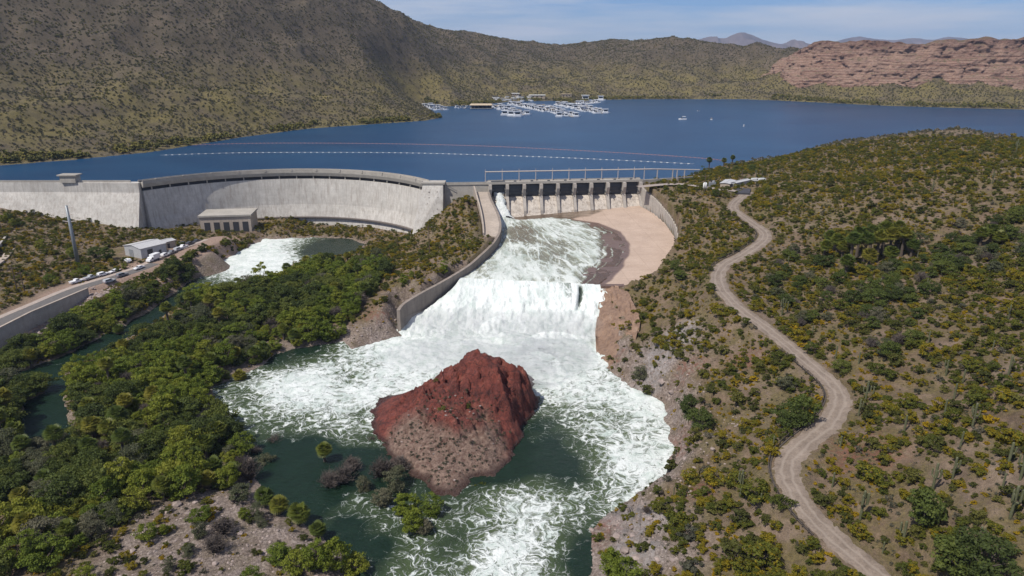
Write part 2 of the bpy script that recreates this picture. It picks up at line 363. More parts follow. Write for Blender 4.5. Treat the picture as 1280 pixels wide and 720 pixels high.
def hit(px, py):                         # where a photo sight line meets the terrain
    u, f, d = ray(px, py); n = math.hypot(u, f)
    t = np.concatenate([np.arange(60, 520, .4), np.arange(520, 2500, 2.0)])
    below = (CAMZ + d * t) < ground(u * t, f * t)
    k = int(np.argmax(below)) if below.any() else len(t) - 1
    return u * t[k], f * t[k], float(ground(np.array([u * t[k]]), np.array([f * t[k]]))[0])

# ground material: pinkish desert gravel, browner soil in patches, paler dirt, bare rock by the water
g = NT('desert_ground').set(Roughness=.95)
n1 = g.noise(.035, 6, .6); n2 = g.noise(.22, 6, .65); n3 = g.noise(1.6, 5, .7); n4 = g.noise(.9, 3, .5)
c = g.ramp(n2, [(.3, (.090, .060, .036)), (.5, (.175, .118, .076)), (.7, (.255, .180, .122))])
c = g.mix(g.ramp(n1, [(.42, 0), (.62, .75)]), c, g.ramp(n2, [(.3, (.125, .090, .064)), (.7, (.275, .208, .155))]))
c = g.mix(g.ramp(g.noise(.16, 6, .7), [(.42, 0), (.58, .75)]), c, g.ramp(n3, [(.3, (.085, .070, .022)), (.7, (.17, .135, .045))]))   # dry grass and seedlings
c = g.mix(g.math('MULTIPLY', g.attr('rock'), g.ramp(n2, [(.35, .35), (.6, 1)])), c, g.ramp(n3, [(.25, (.11, .083, .072)), (.5, (.24, .19, .165)), (.75, (.42, .355, .32))]))
c = g.mix(g.math('MULTIPLY', g.attr('pale'), g.ramp(n4, [(.35, .2), (.55, .9)])), c, g.ramp(n2, [(.3, (.17, .15, .145)), (.7, (.40, .36, .345))]))
c = g.mix(g.math('MULTIPLY', g.attr('red'), g.ramp(n4, [(.4, .0), (.65, .7)])), c, (.20, .075, .05))
c = g.mix(g.attr('farland'), c, g.ramp(g.noise(.05, 6, .75), [(.3, (.056, .044, .026)), (.5, (.082, .063, .039)), (.66, (.11, .082, .055)), (.8, (.19, .145, .115))]))
c = g.mix(g.math('MULTIPLY', g.attr('grassy'), g.ramp(g.noise(.03, 5, .7), [(.36, .1), (.6, .9)])), c, g.ramp(n2, [(.3, (.10, .082, .022)), (.7, (.19, .15, .05))]))
c = g.mix(.55, c, g.ramp(n3, [(.3, .28), (.7, .75)]), 'OVERLAY')
c = g.mix(g.math('MULTIPLY', g.attr('dirt'), .9), c, g.ramp(n3, [(.3, (.25, .165, .125)), (.7, (.44, .315, .25))]))
g.color(c); g.bump(g.math('ADD', n3, g.noise(5, 4, .6)), .9, .55)
M_GROUND = g.m

me = mesh_np('ground', np.stack([GX, GY, GZ], -1).reshape(-1, 3), grid_faces(*GX.shape)); smooth(me)
fx, fy = GX.ravel(), GY.ravel(); fz = GZ.ravel()
dR = sdist(fx, fy, RIVER); dC = sdist(fx, fy, CHANNEL); dL = sdist(fx, fy, LAKEP)
bx, by, _ = P(820, 680, 4); b2x, b2y, _ = P(820, 450, 8); b3x, b3y, _ = P(260, 670, 3)
rock = np.clip(1 - sstep(3, 10, dR) + (1 - sstep(6, 20, np.hypot((fx - bx) * 1.5, fy - by))) + (1 - sstep(6, 20, np.hypot(fx - b2x, (fy - b2y) * .8))) + (1 - sstep(12, 26, np.hypot(fx - b3x, (fy - b3y) * .8))), 0, 1)
rock = np.maximum(rock, (1 - sstep(1, 4, dC)) * .7) ; rock = np.maximum(rock, 1 - sstep(2, 9, dL))
attr(me, 'rock', rock)
red = np.zeros(len(fx))
for (qx, qy, qz, rad) in [(748, 662, 1, 7), (838, 545, 5, 9), (862, 470, 8, 6), (770, 440, 4, 5), (930, 455, 15, 7), (880, 610, 9, 6), (470, 395, 5, 8), (1080, 560, 18, 10), (560, 285, 17, 5)]:
    wx, wy, _ = P(qx, qy, qz); red = np.maximum(red, 1 - sstep(rad * .35, rad, np.hypot(fx - wx, fy - wy)))
attr(me, 'red', red)
pale = np.zeros(len(fx))
for (qx, qy, qz, rad) in [(835, 440, 9, 10), (815, 470, 4, 8), (850, 420, 12, 8), (800, 660, 3, 8), (790, 700, 3, 8), (780, 640, 2, 6)]:
    wx, wy, _ = P(qx, qy, qz); pale = np.maximum(pale, 1 - sstep(rad * .4, rad, np.hypot(fx - wx, fy - wy)))
attr(me, 'pale', pale); attr(me, 'grassy', sstep(470, 600, np.hypot(fx, fy)) * (1 - sstep(30, 75, fz - LAKE)) * (fy > 400))
attr(me, 'farland', sstep(430, 620, np.hypot(fx, fy)) * (1 - .0 * fx))
dP, _ = seg_dist(fx, fy, PAVED, False); dirt = (1 - sstep(7, 13, dP)) * (fx < -60) + (1 - sstep(4, 9, np.minimum(np.abs(dC - 5), 99))) * (1 - sstep(14, 24, dP)) * (fy > 240)
attr(me, 'dirt', np.clip(dirt, 0, 1))
struct('ground', me, M_GROUND, 'desert ground of pinkish gravel and brown soil around the dam')

# ------------------------------------------------------------------ water
def water_grid(name, poly, step, z, mat, grow=2.5, fields=None, disp=None):
    pts = np.array(poly); x0, y0 = pts.min(0) - grow - step; x1, y1 = pts.max(0) + grow + step
    xs = np.arange(x0, x1, step); ys = np.arange(y0, y1, step); X, Y = np.meshgrid(xs, ys)
    keep = sdist(X, Y, poly) < grow
    fm = keep[:-1, :-1] & keep[1:, 1:] & keep[:-1, 1:] & keep[1:, :-1]
    Z = np.full(X.shape, z, float)
    fl = {k: v(X, Y) for k, v in (fields or {}).items()}
    if disp: Z = Z + disp(X, Y, fl)
    f = grid_faces(*X.shape, mask=fm); used = np.unique(f); remap = np.full(X.size, -1); remap[used] = np.arange(len(used))
    me = mesh_np(name, np.stack([X, Y, Z], -1).reshape(-1, 3)[used], remap[f]); smooth(me)
    for k, v in fl.items(): attr(me, k, v.ravel()[used])
    return struct(name, me, mat)
FOAM = [(600, 410, 1), (560, 420, 1), (520, 420, 1), (700, 420, 1), (740, 430, 1), (540, 450, .95), (700, 460, 1), (740, 480, 1), (770, 510, 1), (720, 500, .95), (800, 550, 1), (820, 580, .95), (780, 575, .9), (750, 545, .85), (730, 530, .75), (785, 605, .72), (750, 620, .66), (720, 635, .66), (690, 660, .64), (680, 690, .62),
  (715, 670, .52), (650, 640, .5), (620, 650, .42), (580, 655, .42), (560, 690, .36), (620, 605, .18), (690, 565, .28), (720, 590, .4), (690, 530, .3), (660, 560, .25), (520, 690, .34), (500, 660, .2), (470, 600, .08), (420, 570, .16), (440, 640, .12), (440, 690, .2), (400, 600, 0), (350, 560, .28), (440, 530, .42), (430, 500, .8), (470, 490, .95), (400, 480, .8), (350, 480, .66), (300, 490, .52), (320, 520, .52),
  (380, 520, .45), (400, 540, .38), (400, 450, .5), (360, 455, .38), (390, 436, .15), (450, 445, .8), (480, 450, 1), (500, 430, 1), (450, 700, .3), (500, 715, .36), (640, 712, .56), (690, 715, .5), (730, 700, .18), (600, 715, .42), (540, 630, .18)]
_fc = [P(x, y, 0)[:2] for x, y, v in FOAM]; _fv = [min(v, .93) - (.08 if y > 480 and v > .7 else 0) for x, y, v in FOAM]
def foam_field(X, Y): return np.clip(rbf(_fc, _fv, X.ravel(), Y.ravel(), 1).reshape(X.shape) + fbm(X, Y, 12, 3, 77) * .10 + fbm(X, Y, 16, 3, 78) * .34 * (1 - sstep(185, 225, Y)), 0, 1)
FOAM2 = [(337, 303, 1), (320, 310, 1), (300, 325, 1), (280, 333, 1), (345, 330, 1), (300, 345, .8), (360, 318, .9), (265, 340, .6), (255, 348, .35), (235, 358, .25), (210, 382, .2), (170, 412, .12), (380, 316, .12), (400, 308, .06), (420, 305, .04), (440, 312, .05), (60, 460, .2), (0, 480, .2), (40, 530, .16), (0, 520, .1)]
_gc = [P(x, y, 0)[:2] for x, y, v in FOAM2]; _gv = [v for *_, v in FOAM2]
def foam2(X, Y): return np.clip(rbf(_gc, _gv, X.ravel(), Y.ravel(), 1).reshape(X.shape), 0, 1)
def rapids(X, Y, fl):
    f = fl['foam']; big = sstep(.55, 1, f)
    rough = fbm(X, Y, 8, 5, 41, .62) * 1.0 + np.abs(fbm(X, Y, 3, 3, 43)) * .5
    near = sstep(165, 235, Y)
    return rough * (big * (.45 + 1.3 * near)) + fbm(X, Y, 4, 3, 61) * (.10 + .18 * f)
def white_water(name, deep, milky, white=((.42, .49, .45), (.66, .69, .675)), scale=.30, streak=None, flow=False, wobble=9):
    w = NT(name)
    pos = w.geo()
    if flow: pos = w.n('ShaderNodeAttribute', attribute_name='flow').outputs['Vector']
    wob = w.n('ShaderNodeTexNoise'); wob.inputs['Scale'].default_value = .16; wob.inputs['Detail'].default_value = 4; w.l(pos, wob.inputs['Vector'])
    va = w.n('ShaderNodeVectorMath', operation='MULTIPLY_ADD'); w.l(wob.outputs['Color'], va.inputs[0]); va.inputs[1].default_value = (wobble, wobble, 3); w.l(pos, va.inputs[2])
    p2 = va.outputs[0]
    if streak:
        mp = w.n('ShaderNodeMapping'); mp.inputs['Rotation'].default_value = (0, 0, streak[0]); mp.inputs['Scale'].default_value = streak[1]; w.l(p2, mp.inputs[0]); p2 = mp.outputs[0]
    def vor(s):
        v = w.n('ShaderNodeTexVoronoi', feature='DISTANCE_TO_EDGE'); v.inputs['Scale'].default_value = s; w.l(p2, v.inputs['Vector']); return v.outputs['Distance']
    e1 = vor(scale); e2 = vor(scale * 2.3); nz = w.noise(.5, 6, .7, vec=p2); nf = w.noise(2.2, 5, .7, vec=p2)
    foam = w.attr('foam')
    lace = w.math('MAXIMUM', w.ramp(e1, [(0, 1), (.075, .22), (.26, 0)]), w.math('MULTIPLY', w.ramp(e2, [(0, 1), (.09, .2), (.28, 0)]), .75))
    lace = w.math('MULTIPLY', lace, w.ramp(nz, [(.30, .05), (.52, 1)]))
    cover = w.math('ADD', w.math('MULTIPLY', lace, w.math('MULTIPLY', w.math('POWER', foam, .40), 1.55)),
                   w.math('MULTIPLY', w.math('SUBTRACT', w.math('ADD', w.math('MULTIPLY', foam, 1.75), w.math('MULTIPLY', nz, 1.5)), 1.72), 1.35), clamp=False)
    cover = w.math('ADD', cover, w.math('MULTIPLY', w.math('SUBTRACT', nf, .5), w.math('MULTIPLY', foam, 1.3)), clamp=True)
    cover = w.ramp(cover, [(.05, 0), (.75, 1)])
    body = w.mix(w.ramp(foam, [(.24, 0), (.66, 1)]), deep, milky)
    body = w.mix(.35, body, w.ramp(nz, [(.3, .2), (.7, .8)]), 'OVERLAY')
    wv = w.noise(.33, 7, .75, vec=p2)
    w.color(w.mix(cover, body, w.ramp(wv, [(.34, white[0]), (.56, white[1])])))
    w.l(w.ramp(cover, [(0, .16), (.5, .8)]), w.b.inputs['Roughness']); w.set(IOR=1.33, Specular_IOR_Level=.4)
    hgt = w.math('ADD', w.math('MULTIPLY', cover, .8), w.math('ADD', w.noise(.9, 6, .6, vec=pos), w.math('MULTIPLY', nf, .4)))
    w.bump(hgt, .8, .5); return w.m
M_RIVER = white_water('river_water', (.009, .022, .013), (.105, .140, .062), scale=.33)
water_grid('river', RIVER, .6, 0, M_RIVER, fields={'foam': foam_field}, disp=rapids)
water_grid('side_channel', CHANNEL, 1.2, .02, M_RIVER, fields={'foam': foam2}, disp=lambda X, Y, fl: fbm(X, Y, 4, 3, 61) * (.06 + .5 * fl['foam']))
lk = NT('lake_water').set(IOR=1.33, Roughness=.28, Specular_IOR_Level=.22)
ln = lk.noise(.012, 5, .6, stretch=(1, 2.2, 1)); lw = lk.noise(.5, 4, .6, stretch=(1, 1.6, 1))
lk.color(lk.ramp(ln, [(.3, (.004, .034, .092)), (.7, (.010, .056, .128))])); lk.bump(lw, .5, .5)
lp = list(LAKEP)
nd = len(_dam); out = []
for i, (x, y) in enumerate(lp):          # the sheet runs a little under its banks, but stops inside the dam
    if i < nd + 2: out.append((x, y)); continue
    a, b = Vector(lp[i - 1]), Vector(lp[(i + 1) % len(lp)]); t = (b - a).normalized(); out.append((x + t.y * 7, y - t.x * 7))
bm = bmesh.new(); f = bm.faces.new([bm.verts.new((x, y, LAKE)) for x, y in out]); bmesh.ops.triangulate(bm, faces=[f])
if sum(q.normal.z for q in bm.faces) < 0: bmesh.ops.reverse_faces(bm, faces=bm.faces)
me = bpy.data.meshes.new('lake'); bm.to_mesh(me); bm.free(); struct('lake', me, lk.m, 'calm deep blue reservoir behind the dam')

# ------------------------------------------------------------------ red cliff across the lake
def cliff():
    base = CLIFF
    topy = [86, 66, 54, 51, 55, 50, 49, 49, 50, 52, 56]
    b = np.array(smooth_line(base, 34)); n = len(b)
    tops = np.interp(np.arange(n), np.arange(11) * 34, [CAMZ + ray(0, y)[2] * (p[1] * 1.03) for y, p in zip(topy, base)])
    tops = tops + fbm(np.arange(n) * 1.0, np.zeros(n), 22, 4, 8, .65) * 7
    tan = np.gradient(b[:, :2], axis=0); tan /= np.linalg.norm(tan, axis=1)[:, None]
    nor = np.stack([-tan[:, 1], tan[:, 0]], -1)                       # away from the lake
    if nor[n // 2, 1] < 0: nor = -nor
    m = 80; V = np.zeros((m + 6, n, 3)); s = np.linspace(0, 1, m)
    L = np.cumsum(np.r_[0, np.linalg.norm(np.diff(b[:, :2], axis=0), axis=1)])
    for i, t in enumerate(s):
        z0 = b[:, 2] - 12; z = z0 + (tops - z0) * t
        ledge = 26 * t + 9 * np.floor(t * 6 + fbm(L, L * 0 + 3, 120, 2, 4) * .5) / 6 + 3 * np.round(t * 17) / 17
        crag = fbm(L, z * 1.8, 26, 4, 12, .6) * 9 + fbm(L, z * .2, 60, 3, 15) * 12 * (1 - t * .5) + np.abs(fbm(L, z * .15, 34, 3, 19)) * 9
        crag = crag + facets(L, z * 1.0 + 0 * L, 16, 5) * 2.6 + facets(L, z * 2.0, 8, 8) * 1.3
        off = ledge + crag
        V[i, :, 0] = b[:, 0] + nor[:, 0] * off; V[i, :, 1] = b[:, 1] + nor[:, 1] * off; V[i, :, 2] = z
    for k in range(6):
        d = 6 + k * 22
        V[m + k, :, 0] = V[m - 1, :, 0] + nor[:, 0] * d; V[m + k, :, 1] = V[m - 1, :, 1] + nor[:, 1] * d
        V[m + k, :, 2] = tops + fbm(L, L * 0 + k * 9, 25, 3, 6) * 3 - (k / 5) ** 2 * 26
    c = NT('red_cliff_rock').set(Roughness=.95)
    st = c.noise(.05, 8, .7, stretch=(.25, .25, 8)); big = c.noise(.03, 5, .6); fine = c.noise(.25, 6, .7)
    col = c.ramp(st, [(.28, (.12, .060, .048)), (.44, (.27, .155, .115)), (.55, (.37, .245, .185)), (.66, (.23, .12, .092)), (.8, (.45, .32, .25))])
    sep = c.n('ShaderNodeSeparateXYZ'); c.l(c.geo(), sep.inputs[0])
    hi = c.math('ADD', sep.outputs['Z'], c.math('MULTIPLY', c.math('SUBTRACT', big, .5), 60))
    col = c.mix(c.ramp(c.math('DIVIDE', hi, 130), [(.74, 0), (.90, .7)]), col, c.ramp(fine, [(.3, (.085, .048, .038)), (.7, (.23, .13, .10))]))
    up = c.n('ShaderNodeSeparateXYZ'); c.l(c.n('ShaderNodeNewGeometry').outputs['Normal'], up.inputs[0])
    col = c.mix(c.math('MULTIPLY', c.ramp(up.outputs['Z'], [(.5, 0), (.8, 1)]), c.ramp(fine, [(.4, 0), (.6, 1)])), col, (.085, .075, .035))
    col = c.mix(.45, col, c.ramp(fine, [(.3, .25), (.7, .78)]), 'OVERLAY')
    c.color(col); c.bump(c.math('ADD', fine, c.math('MULTIPLY', st, 1.2)), 1.0, 4)
    me = mesh_np('cliff', V.reshape(-1, 3), grid_faces(m + 6, n)); smooth(me)
    if me.polygons[m // 2 * (n - 1) + n // 2].normal.y > 0: me.flip_normals()
    struct('cliff', me, c.m, 'banded pink and red rock cliff along the far lake shore')
cliff()

# ------------------------------------------------------------------ far mountains
def mountain(name, pts, depth, mat, thick, seed, label):
    pts = [Q(x, y, depth) for x, y in pts]; a = np.array(smooth_line(pts, 10)); n = len(a); m = 15
    V = np.zeros((m, n, 3)); L = np.arange(n) * 1.0
    for i in range(m):
        k = abs(i - m // 2) / (m // 2); sgn = (i - m // 2) / (m // 2)
        V[i, :, 0] = a[:, 0]; V[i, :, 1] = a[:, 1] + sgn * thick
        V[i, :, 2] = 40 + (a[:, 2] - 40) * (1 - k) ** 1.25 * (1 + (fbm(L, L * 0 + i * 3.1, 7, 3, seed) * .5 if 0 < k < 1 else 0)) + (fbm(L, L * 0, 6, 3, seed + 3) * depth * .0016 if k < .5 else 0)
    me = mesh_np(name, V.reshape(-1, 3), grid_faces(m, n)); smooth(me); struct(name, me, mat, label)
M_MTN = plain('far_mountain', (.12, .09, .08), .95, scale=.004, var=.4)
mountain('mountain', [(835, 60), (870, 50), (890, 46), (905, 47), (928, 41.5), (945, 46), (960, 51), (978, 55), (993, 50), (1006, 53), (1030, 60)], 8200, M_MTN, 1100, 4, 'hazy blue mountain with a rounded summit beyond the lake')
mountain('mountain', [(1030, 58), (1055, 49), (1075, 46), (1090, 48), (1120, 50), (1140, 47), (1165, 49), (1190, 46), (1215, 50), (1260, 60)], 9500, M_MTN, 1200, 9, 'long low blue mountain behind the red cliff')
mountain('mountain', [(596, 60), (610, 51), (620, 48), (630, 47.5), (640, 51), (655, 58)], 3600, M_MTN, 260, 14, 'small dark cone hill behind the saddle')

# ------------------------------------------------------------------ red rock island in the river
def island():
    outl = [(466, 532), (462, 512), (478, 500), (520, 488), (555, 465), (590, 452), (625, 450), (660, 470), (673, 495), (671, 520), (655, 540), (640, 565), (632, 585), (618, 596), (590, 600), (572, 622), (545, 620), (520, 600), (495, 585), (475, 560)]
    poly = [P(x, y, 0)[:2] for x, y in outl]
    pts = np.array(poly); x0, y0 = pts.min(0) - 5; x1, y1 = pts.max(0) + 5; st = .36
    X, Y = np.meshgrid(np.arange(x0, x1, st), np.arange(y0, y1, st))
    d = -sdist(X, Y, poly) + fbm(X, Y, 6, 4, 2, .6) * 3.2 - .3
    cz = [P(613, 470, 0), P(575, 490, 0), P(520, 510, 0)]
    pk = Q(614, 441, 189); p2 = Q(560, 476, 188); p3 = Q(490, 506, 184); p4 = Q(650, 484, 186)
    ctrl = [pk, Q(597, 449, 189), Q(630, 450, 188), Q(640, 462, 187), p2, p3, p4, P(655, 500, 7), P(630, 535, 4.5), P(600, 570, 3), P(560, 590, 2.4), P(520, 560, 3.2), P(500, 530, 4.0), P(560, 540, 6.0), P(590, 510, 9.5), P(610, 470, 13), P(545, 505, 8), P(640, 560, 2.5), P(480, 550, 1.6)]
    ctrl = [c for c in ctrl]; C = [c[:2] for c in ctrl] + poly; v = [c[2] for c in ctrl] + [0] * len(poly)
    H = rbf(C, v, X, Y, 1.6)
    crag = sstep(2, 7, H)
    a = R(35); ux = X * math.cos(a) + Y * math.sin(a); uy = -X * math.sin(a) + Y * math.cos(a)
    H = H + (1 - np.abs(fbm(ux, uy * .45, 12, 3, 31, .5)) * 2.4) * 1.5 * crag - .7 * crag + fbm(X, Y, 2, 3, 5, .6) * .25 + facets(ux, uy * .55, 6.5, 3) * 4.2 * crag + facets(ux, uy * .7, 2.6, 23) * (.15 + 2.2 * crag) + facets(X, Y, 1.1, 29) * (.2 + .5 * crag)
    H = np.where(H > 14.2, 14.2 + (H - 14.2) * .55, H)
    H = np.where(d > 0, H * sstep(-.3, 2.5, d) + .2, -1.2 + d * .2)
    keep = d > -2.5; fm = keep[:-1, :-1] & keep[1:, 1:] & keep[:-1, 1:] & keep[1:, :-1]
    f = grid_faces(*X.shape, mask=fm); used = np.unique(f); remap = np.full(X.size, -1); remap[used] = np.arange(len(used))
    me = mesh_np('rock_island', np.stack([X, Y, H], -1).reshape(-1, 3)[used], remap[f])
    sx, sy, _ = P(555, 560, 3.5); k = 1 - sstep(.75, 1.15, np.hypot((X - sx) / 17, (Y - sy) / 17) + fbm(X, Y, 8, 3, 44) * .35)
    attr(me, 'scree', (k * (1 - sstep(5.5, 9, H))).ravel()[used])
    r = NT('red_rock').set(Roughness=.9)
    n1 = r.noise(.25, 6, .65); n2 = r.noise(1.1, 6, .7); n3 = r.noise(4, 4, .6)
    col = r.ramp(n1, [(.3, (.06, .019, .016)), (.45, (.15, .036, .026)), (.58, (.225, .056, .038)), (.78, (.28, .12, .085))])
    col = r.mix(r.math('MULTIPLY', r.attr('scree'), r.ramp(n2, [(.35, .65), (.5, 1)])), col, r.ramp(n2, [(.3, (.13, .085, .065)), (.6, (.26, .175, .135)), (.8, (.33, .245, .19))]))
    col = r.mix(.5, col, r.ramp(n2, [(.3, .22), (.7, .78)]), 'OVERLAY')
    vc = r.n('ShaderNodeTexVoronoi', feature='DISTANCE_TO_EDGE'); vc.inputs['Scale'].default_value = .42; vm = r.n('ShaderNodeVectorMath', operation='MULTIPLY_ADD'); wn_ = r.n('ShaderNodeTexNoise'); wn_.inputs['Scale'].default_value = .6; r.l(r.geo(), wn_.inputs['Vector']); r.l(wn_.outputs['Color'], vm.inputs[0]); vm.inputs[1].default_value = (2.5, 2.5, 2.5); r.l(r.geo(), vm.inputs[2]); r.l(vm.outputs[0], vc.inputs['Vector'])
    crack = r.math('MULTIPLY', r.ramp(vc.outputs['Distance'], [(0, 1), (.06, 0)]), r.math('SUBTRACT', 1, r.attr('scree'))); col = r.mix(r.math('MULTIPLY', crack, .75), col, (.03, .012, .011))
    sep = r.n('ShaderNodeSeparateXYZ'); r.l(r.geo(), sep.inputs[0])
    wet = r.ramp(r.math('ADD', sep.outputs['Z'], r.math('MULTIPLY', n2, -.6)), [(.2, 1), (.85, 0)])
    col = r.mix(r.math('MULTIPLY', wet, .75), col, (.035, .014, .011)); r.color(col)
    r.l(r.ramp(wet, [(0, .9), (1, .3)]), r.b.inputs['Roughness']); r.bump(r.math('ADD', n2, n3), 1.0, .7)
    struct('rock_island', me, r.m, 'jagged red rock island splitting the white water')
    return X, Y, H, poly
ISL = island()
def isl_z(x, y):
    X, Y, H, _ = ISL; j = int(round((x - X[0, 0]) / .36)); i = int(round((y - Y[0, 0]) / .36))
    return float(H[min(max(i, 0), H.shape[0] - 1), min(max(j, 0), H.shape[1] - 1)])

# ------------------------------------------------------------------ concrete
M_DAM = concrete('dam_concrete', (.56, .53, .49), (.25, .205, .17), .7)
M_CREST = concrete('crest_concrete', (.40, .37, .33), (.24, .21, .18), .3)
M_WALL = concrete('wall_concrete', (.43, .36, .30), (.20, .16, .13), .45)
M_PIER = concrete('pier_concrete', (.42, .38, .34), (.17, .13, .11), .5)
M_OGEE = concrete('ogee_concrete', (.55, .49, .43), (.13, .09, .06), .85)
M_DARKMETAL = plain('gate_steel', (.075, .08, .092), .5, .2)
M_STEEL = plain('painted_pipe', (.46, .40, .36), .5, .0)
M_RUST = plain('anchor_steel', (.13, .11, .10), .7)
M_DARK = plain('shade_and_window_dark', (.03, .03, .035), .8)

def strip(name, path, prof, mat, parent=None, sm=True):
    """sweep a profile [(inward offset, z)] along plan points [(x, y, nx, ny)]"""
    n, m = len(path), len(prof); V = []
    for (x, y, nx, ny) in path:
        for (o, z) in prof: V.append((x + nx * o, y + ny * o, z))
    f = [(i * m + k, (i + 1) * m + k, (i + 1) * m + (k + 1) % m, i * m + (k + 1) % m) for i in range(n - 1) for k in range(m)]
    mb = MB(); mb.add(V, f); mb.f.append(tuple(range(m))); mb.f.append(tuple((n - 1) * m + k for k in range(m))[::-1])
    return mb.build(name, mat, parent)

def arch_dam():
    t = empty('arch_dam', (0, 0, 0)); tag(t, 'curved pale concrete arch dam holding back the lake', 'dam')
    N = 72; path = []
    for i in range(N + 1):
        x, y = arc(i / N); path.append((x, y, (ARC_C[0] - x) / ARC_R, (ARC_C[1] - y) / ARC_R))
    path = [(x, y, nx, ny) for x, y, nx, ny in path]
    strip('wall', path, [(-2.2, -3), (-2.2, 26.6), (1.4, 26.6), (1.9, 22), (3.0, 12), (4.6, 5.6), (5.6, 0), (6.0, -3)], M_DAM, t)
    strip('gallery_back', path, [(-2.0, 26.6), (-2.0, 28.4), (.1, 28.4), (.1, 26.6)], M_DARK, t)  # gallery recess shade painted in as a near-black back
    strip('crest_beam', path, [(-2.4, 28.4), (-2.4, 31), (2.3, 31), (2.3, 30.2), (1.7, 28.4)], M_CREST, t)
    strip('parapet', path, [(1.95, 31.002), (1.95, 32.1), (2.25, 32.1), (2.25, 31.002)], M_CREST, t)
    strip('parapet', path, [(-2.3, 31.002), (-2.3, 32.0), (-2.0, 32.0), (-2.0, 31.002)], M_CREST, t)
    strip('ledge', path, [(3.2, 4.6), (3.2, 5.2), (6.3, 5.2), (6.3, 4.6)], M_RUST, t)
    for i in range(2, N, 4):             # posts standing in the open gallery under the crest
        x, y, nx, ny = path[i]; MB().box(-.25, .25, -.3, .3, 26.6, 28.4).build('gallery_post', M_CREST, t, (x + nx * 1.0, y + ny * 1.0, 0), math.atan2(ny, nx))
    for i in range(3, N, 6):
        x, y, nx, ny = path[i]; MB().box(-.4, .4, -.45, .45, 31.0, 32.35).build('parapet_pier', M_CREST, t, (x + nx * 2.1, y + ny * 2.1, 0), math.atan2(ny, nx))
    # left gravity wing
    strip('wing_wall', [(-195, 360, 0, -1), (-240, 362, 0, -1), (-330, 362, 0, -1)], [(-2.2, -3), (-2.2, 31), (2.2, 31), (2.4, 26), (10, 6), (12, -3)], M_DAM, t)
    MB().box(-236, -228, 358.6, 363.4, 31.0, 34.6).box(-237, -227, 358, 364, 34.6, 35.2).build('gatehouse', M_CREST, t)
    MB().box(-200, -330, 359.9, 360.3, 31.0, 32.1).build('parapet', M_CREST, t)
    # thrust block with rows of anchor caps
    tb = MB(); tb.add([(-53, 341, -1), (-36, 345, -1), (-35.5, 364, -1), (-48, 364, -1), (-46.5, 357.5, 30.4), (-36, 357.5, 30.4), (-35.5, 364, 30.4), (-47, 364, 30.4)],
                      [(0, 3, 2, 1), (4, 5, 6, 7), (0, 1, 5, 4), (1, 2, 6, 5), (2, 3, 7, 6), (3, 0, 4, 7)])
    blk = tb.build('thrust_block', M_DAM, t)
    A, B, C, D = [Vector(p) for p in ((-53, 341, -1), (-36, 345, -1), (-36, 357.5, 30.4), (-46.5, 357.5, 30.4))]
    nrm = (B - A).cross(D - A).normalized(); cap = MB().box(-.34, .34, -.34, .34, -.1, .4, .1).mesh('anchor_cap')
    for r in range(7):
        for cc in range(2):
            v = .88 - r * .088; u = (.36 if cc == 0 else .74) + (r % 2) * .04
            p = (A.lerp(B, u)).lerp(D.lerp(C, u), v); o = link('anchor_cap', cap, M_RUST, blk); o.location = p; o.rotation_euler = nrm.to_track_quat('Z', 'Y').to_euler()
    MB().box(-47.4, -35, 357, 364.4, 30.4, 31.4).build('cap_slab', M_CREST, t)
    st = MB()
    for k in range(10): st.box(-34.6 + k * .62, -34 + k * .62, 354.5, 356.5, 29.4 - k * .34 - .2, 29.4 - k * .34)
    st.tube([(-34.6, 354.5, 30.6), (-28.4, 354.5, 27.2)], .07).tube([(-34.6, 356.5, 30.6), (-28.4, 356.5, 27.2)], .07); st.build('stair', M_DARKMETAL, t)
    return t
arch_dam()
ph = empty('powerhouse', P(292, 299, 0), R(8)); tag(ph, 'square concrete powerhouse at the foot of the dam above the outlet', 'powerhouse')
MB().box(-16, 10, 0, 16, -3, 12.5).build('wall', M_WALL, ph); MB().box(-16.6, 10.6, -.6, 16.6, 12.502, 13.4).build('roof', M_CREST, ph)
for k in range(5): MB().box(-14 + k * 4.9, -11 + k * 4.9, -.08, .02, 4, 9.5).build('window', M_DARK, ph)
MB().box(10.0, 14, 1, 7, -3, 4.5).build('outlet_block', M_PIER, ph); MB().tube([(14, 4, 2.6), (15.4, 4, 2.4)], 1.3, 12).build('outlet_pipe', M_RUST, ph)
w = empty('link_wall'); tag(w, 'straight concrete wall between arch dam and spillway gates', 'wall')
strip('wall', [(-35.4, 361, 0, -1), (-12.6, 363, 0, -1)], [(-1.6, 10), (-1.6, 29.5), (1.0, 29.5), (1.4, 24), (3, 10)], M_CREST, w)
strip('coping', [(-35.4, 361, 0, -1), (-12.6, 363, 0, -1)], [(-1.8, 29.5), (-1.8, 30.1), (1.3, 30.1), (1.3, 29.5)], M_CREST, w)
strip('parapet', [(-35.4, 361, 0, -1), (-12.6, 363, 0, -1)], [(.7, 30.1), (.7, 31.0), (1.0, 31.0), (1.0, 30.1)], M_CREST, w)

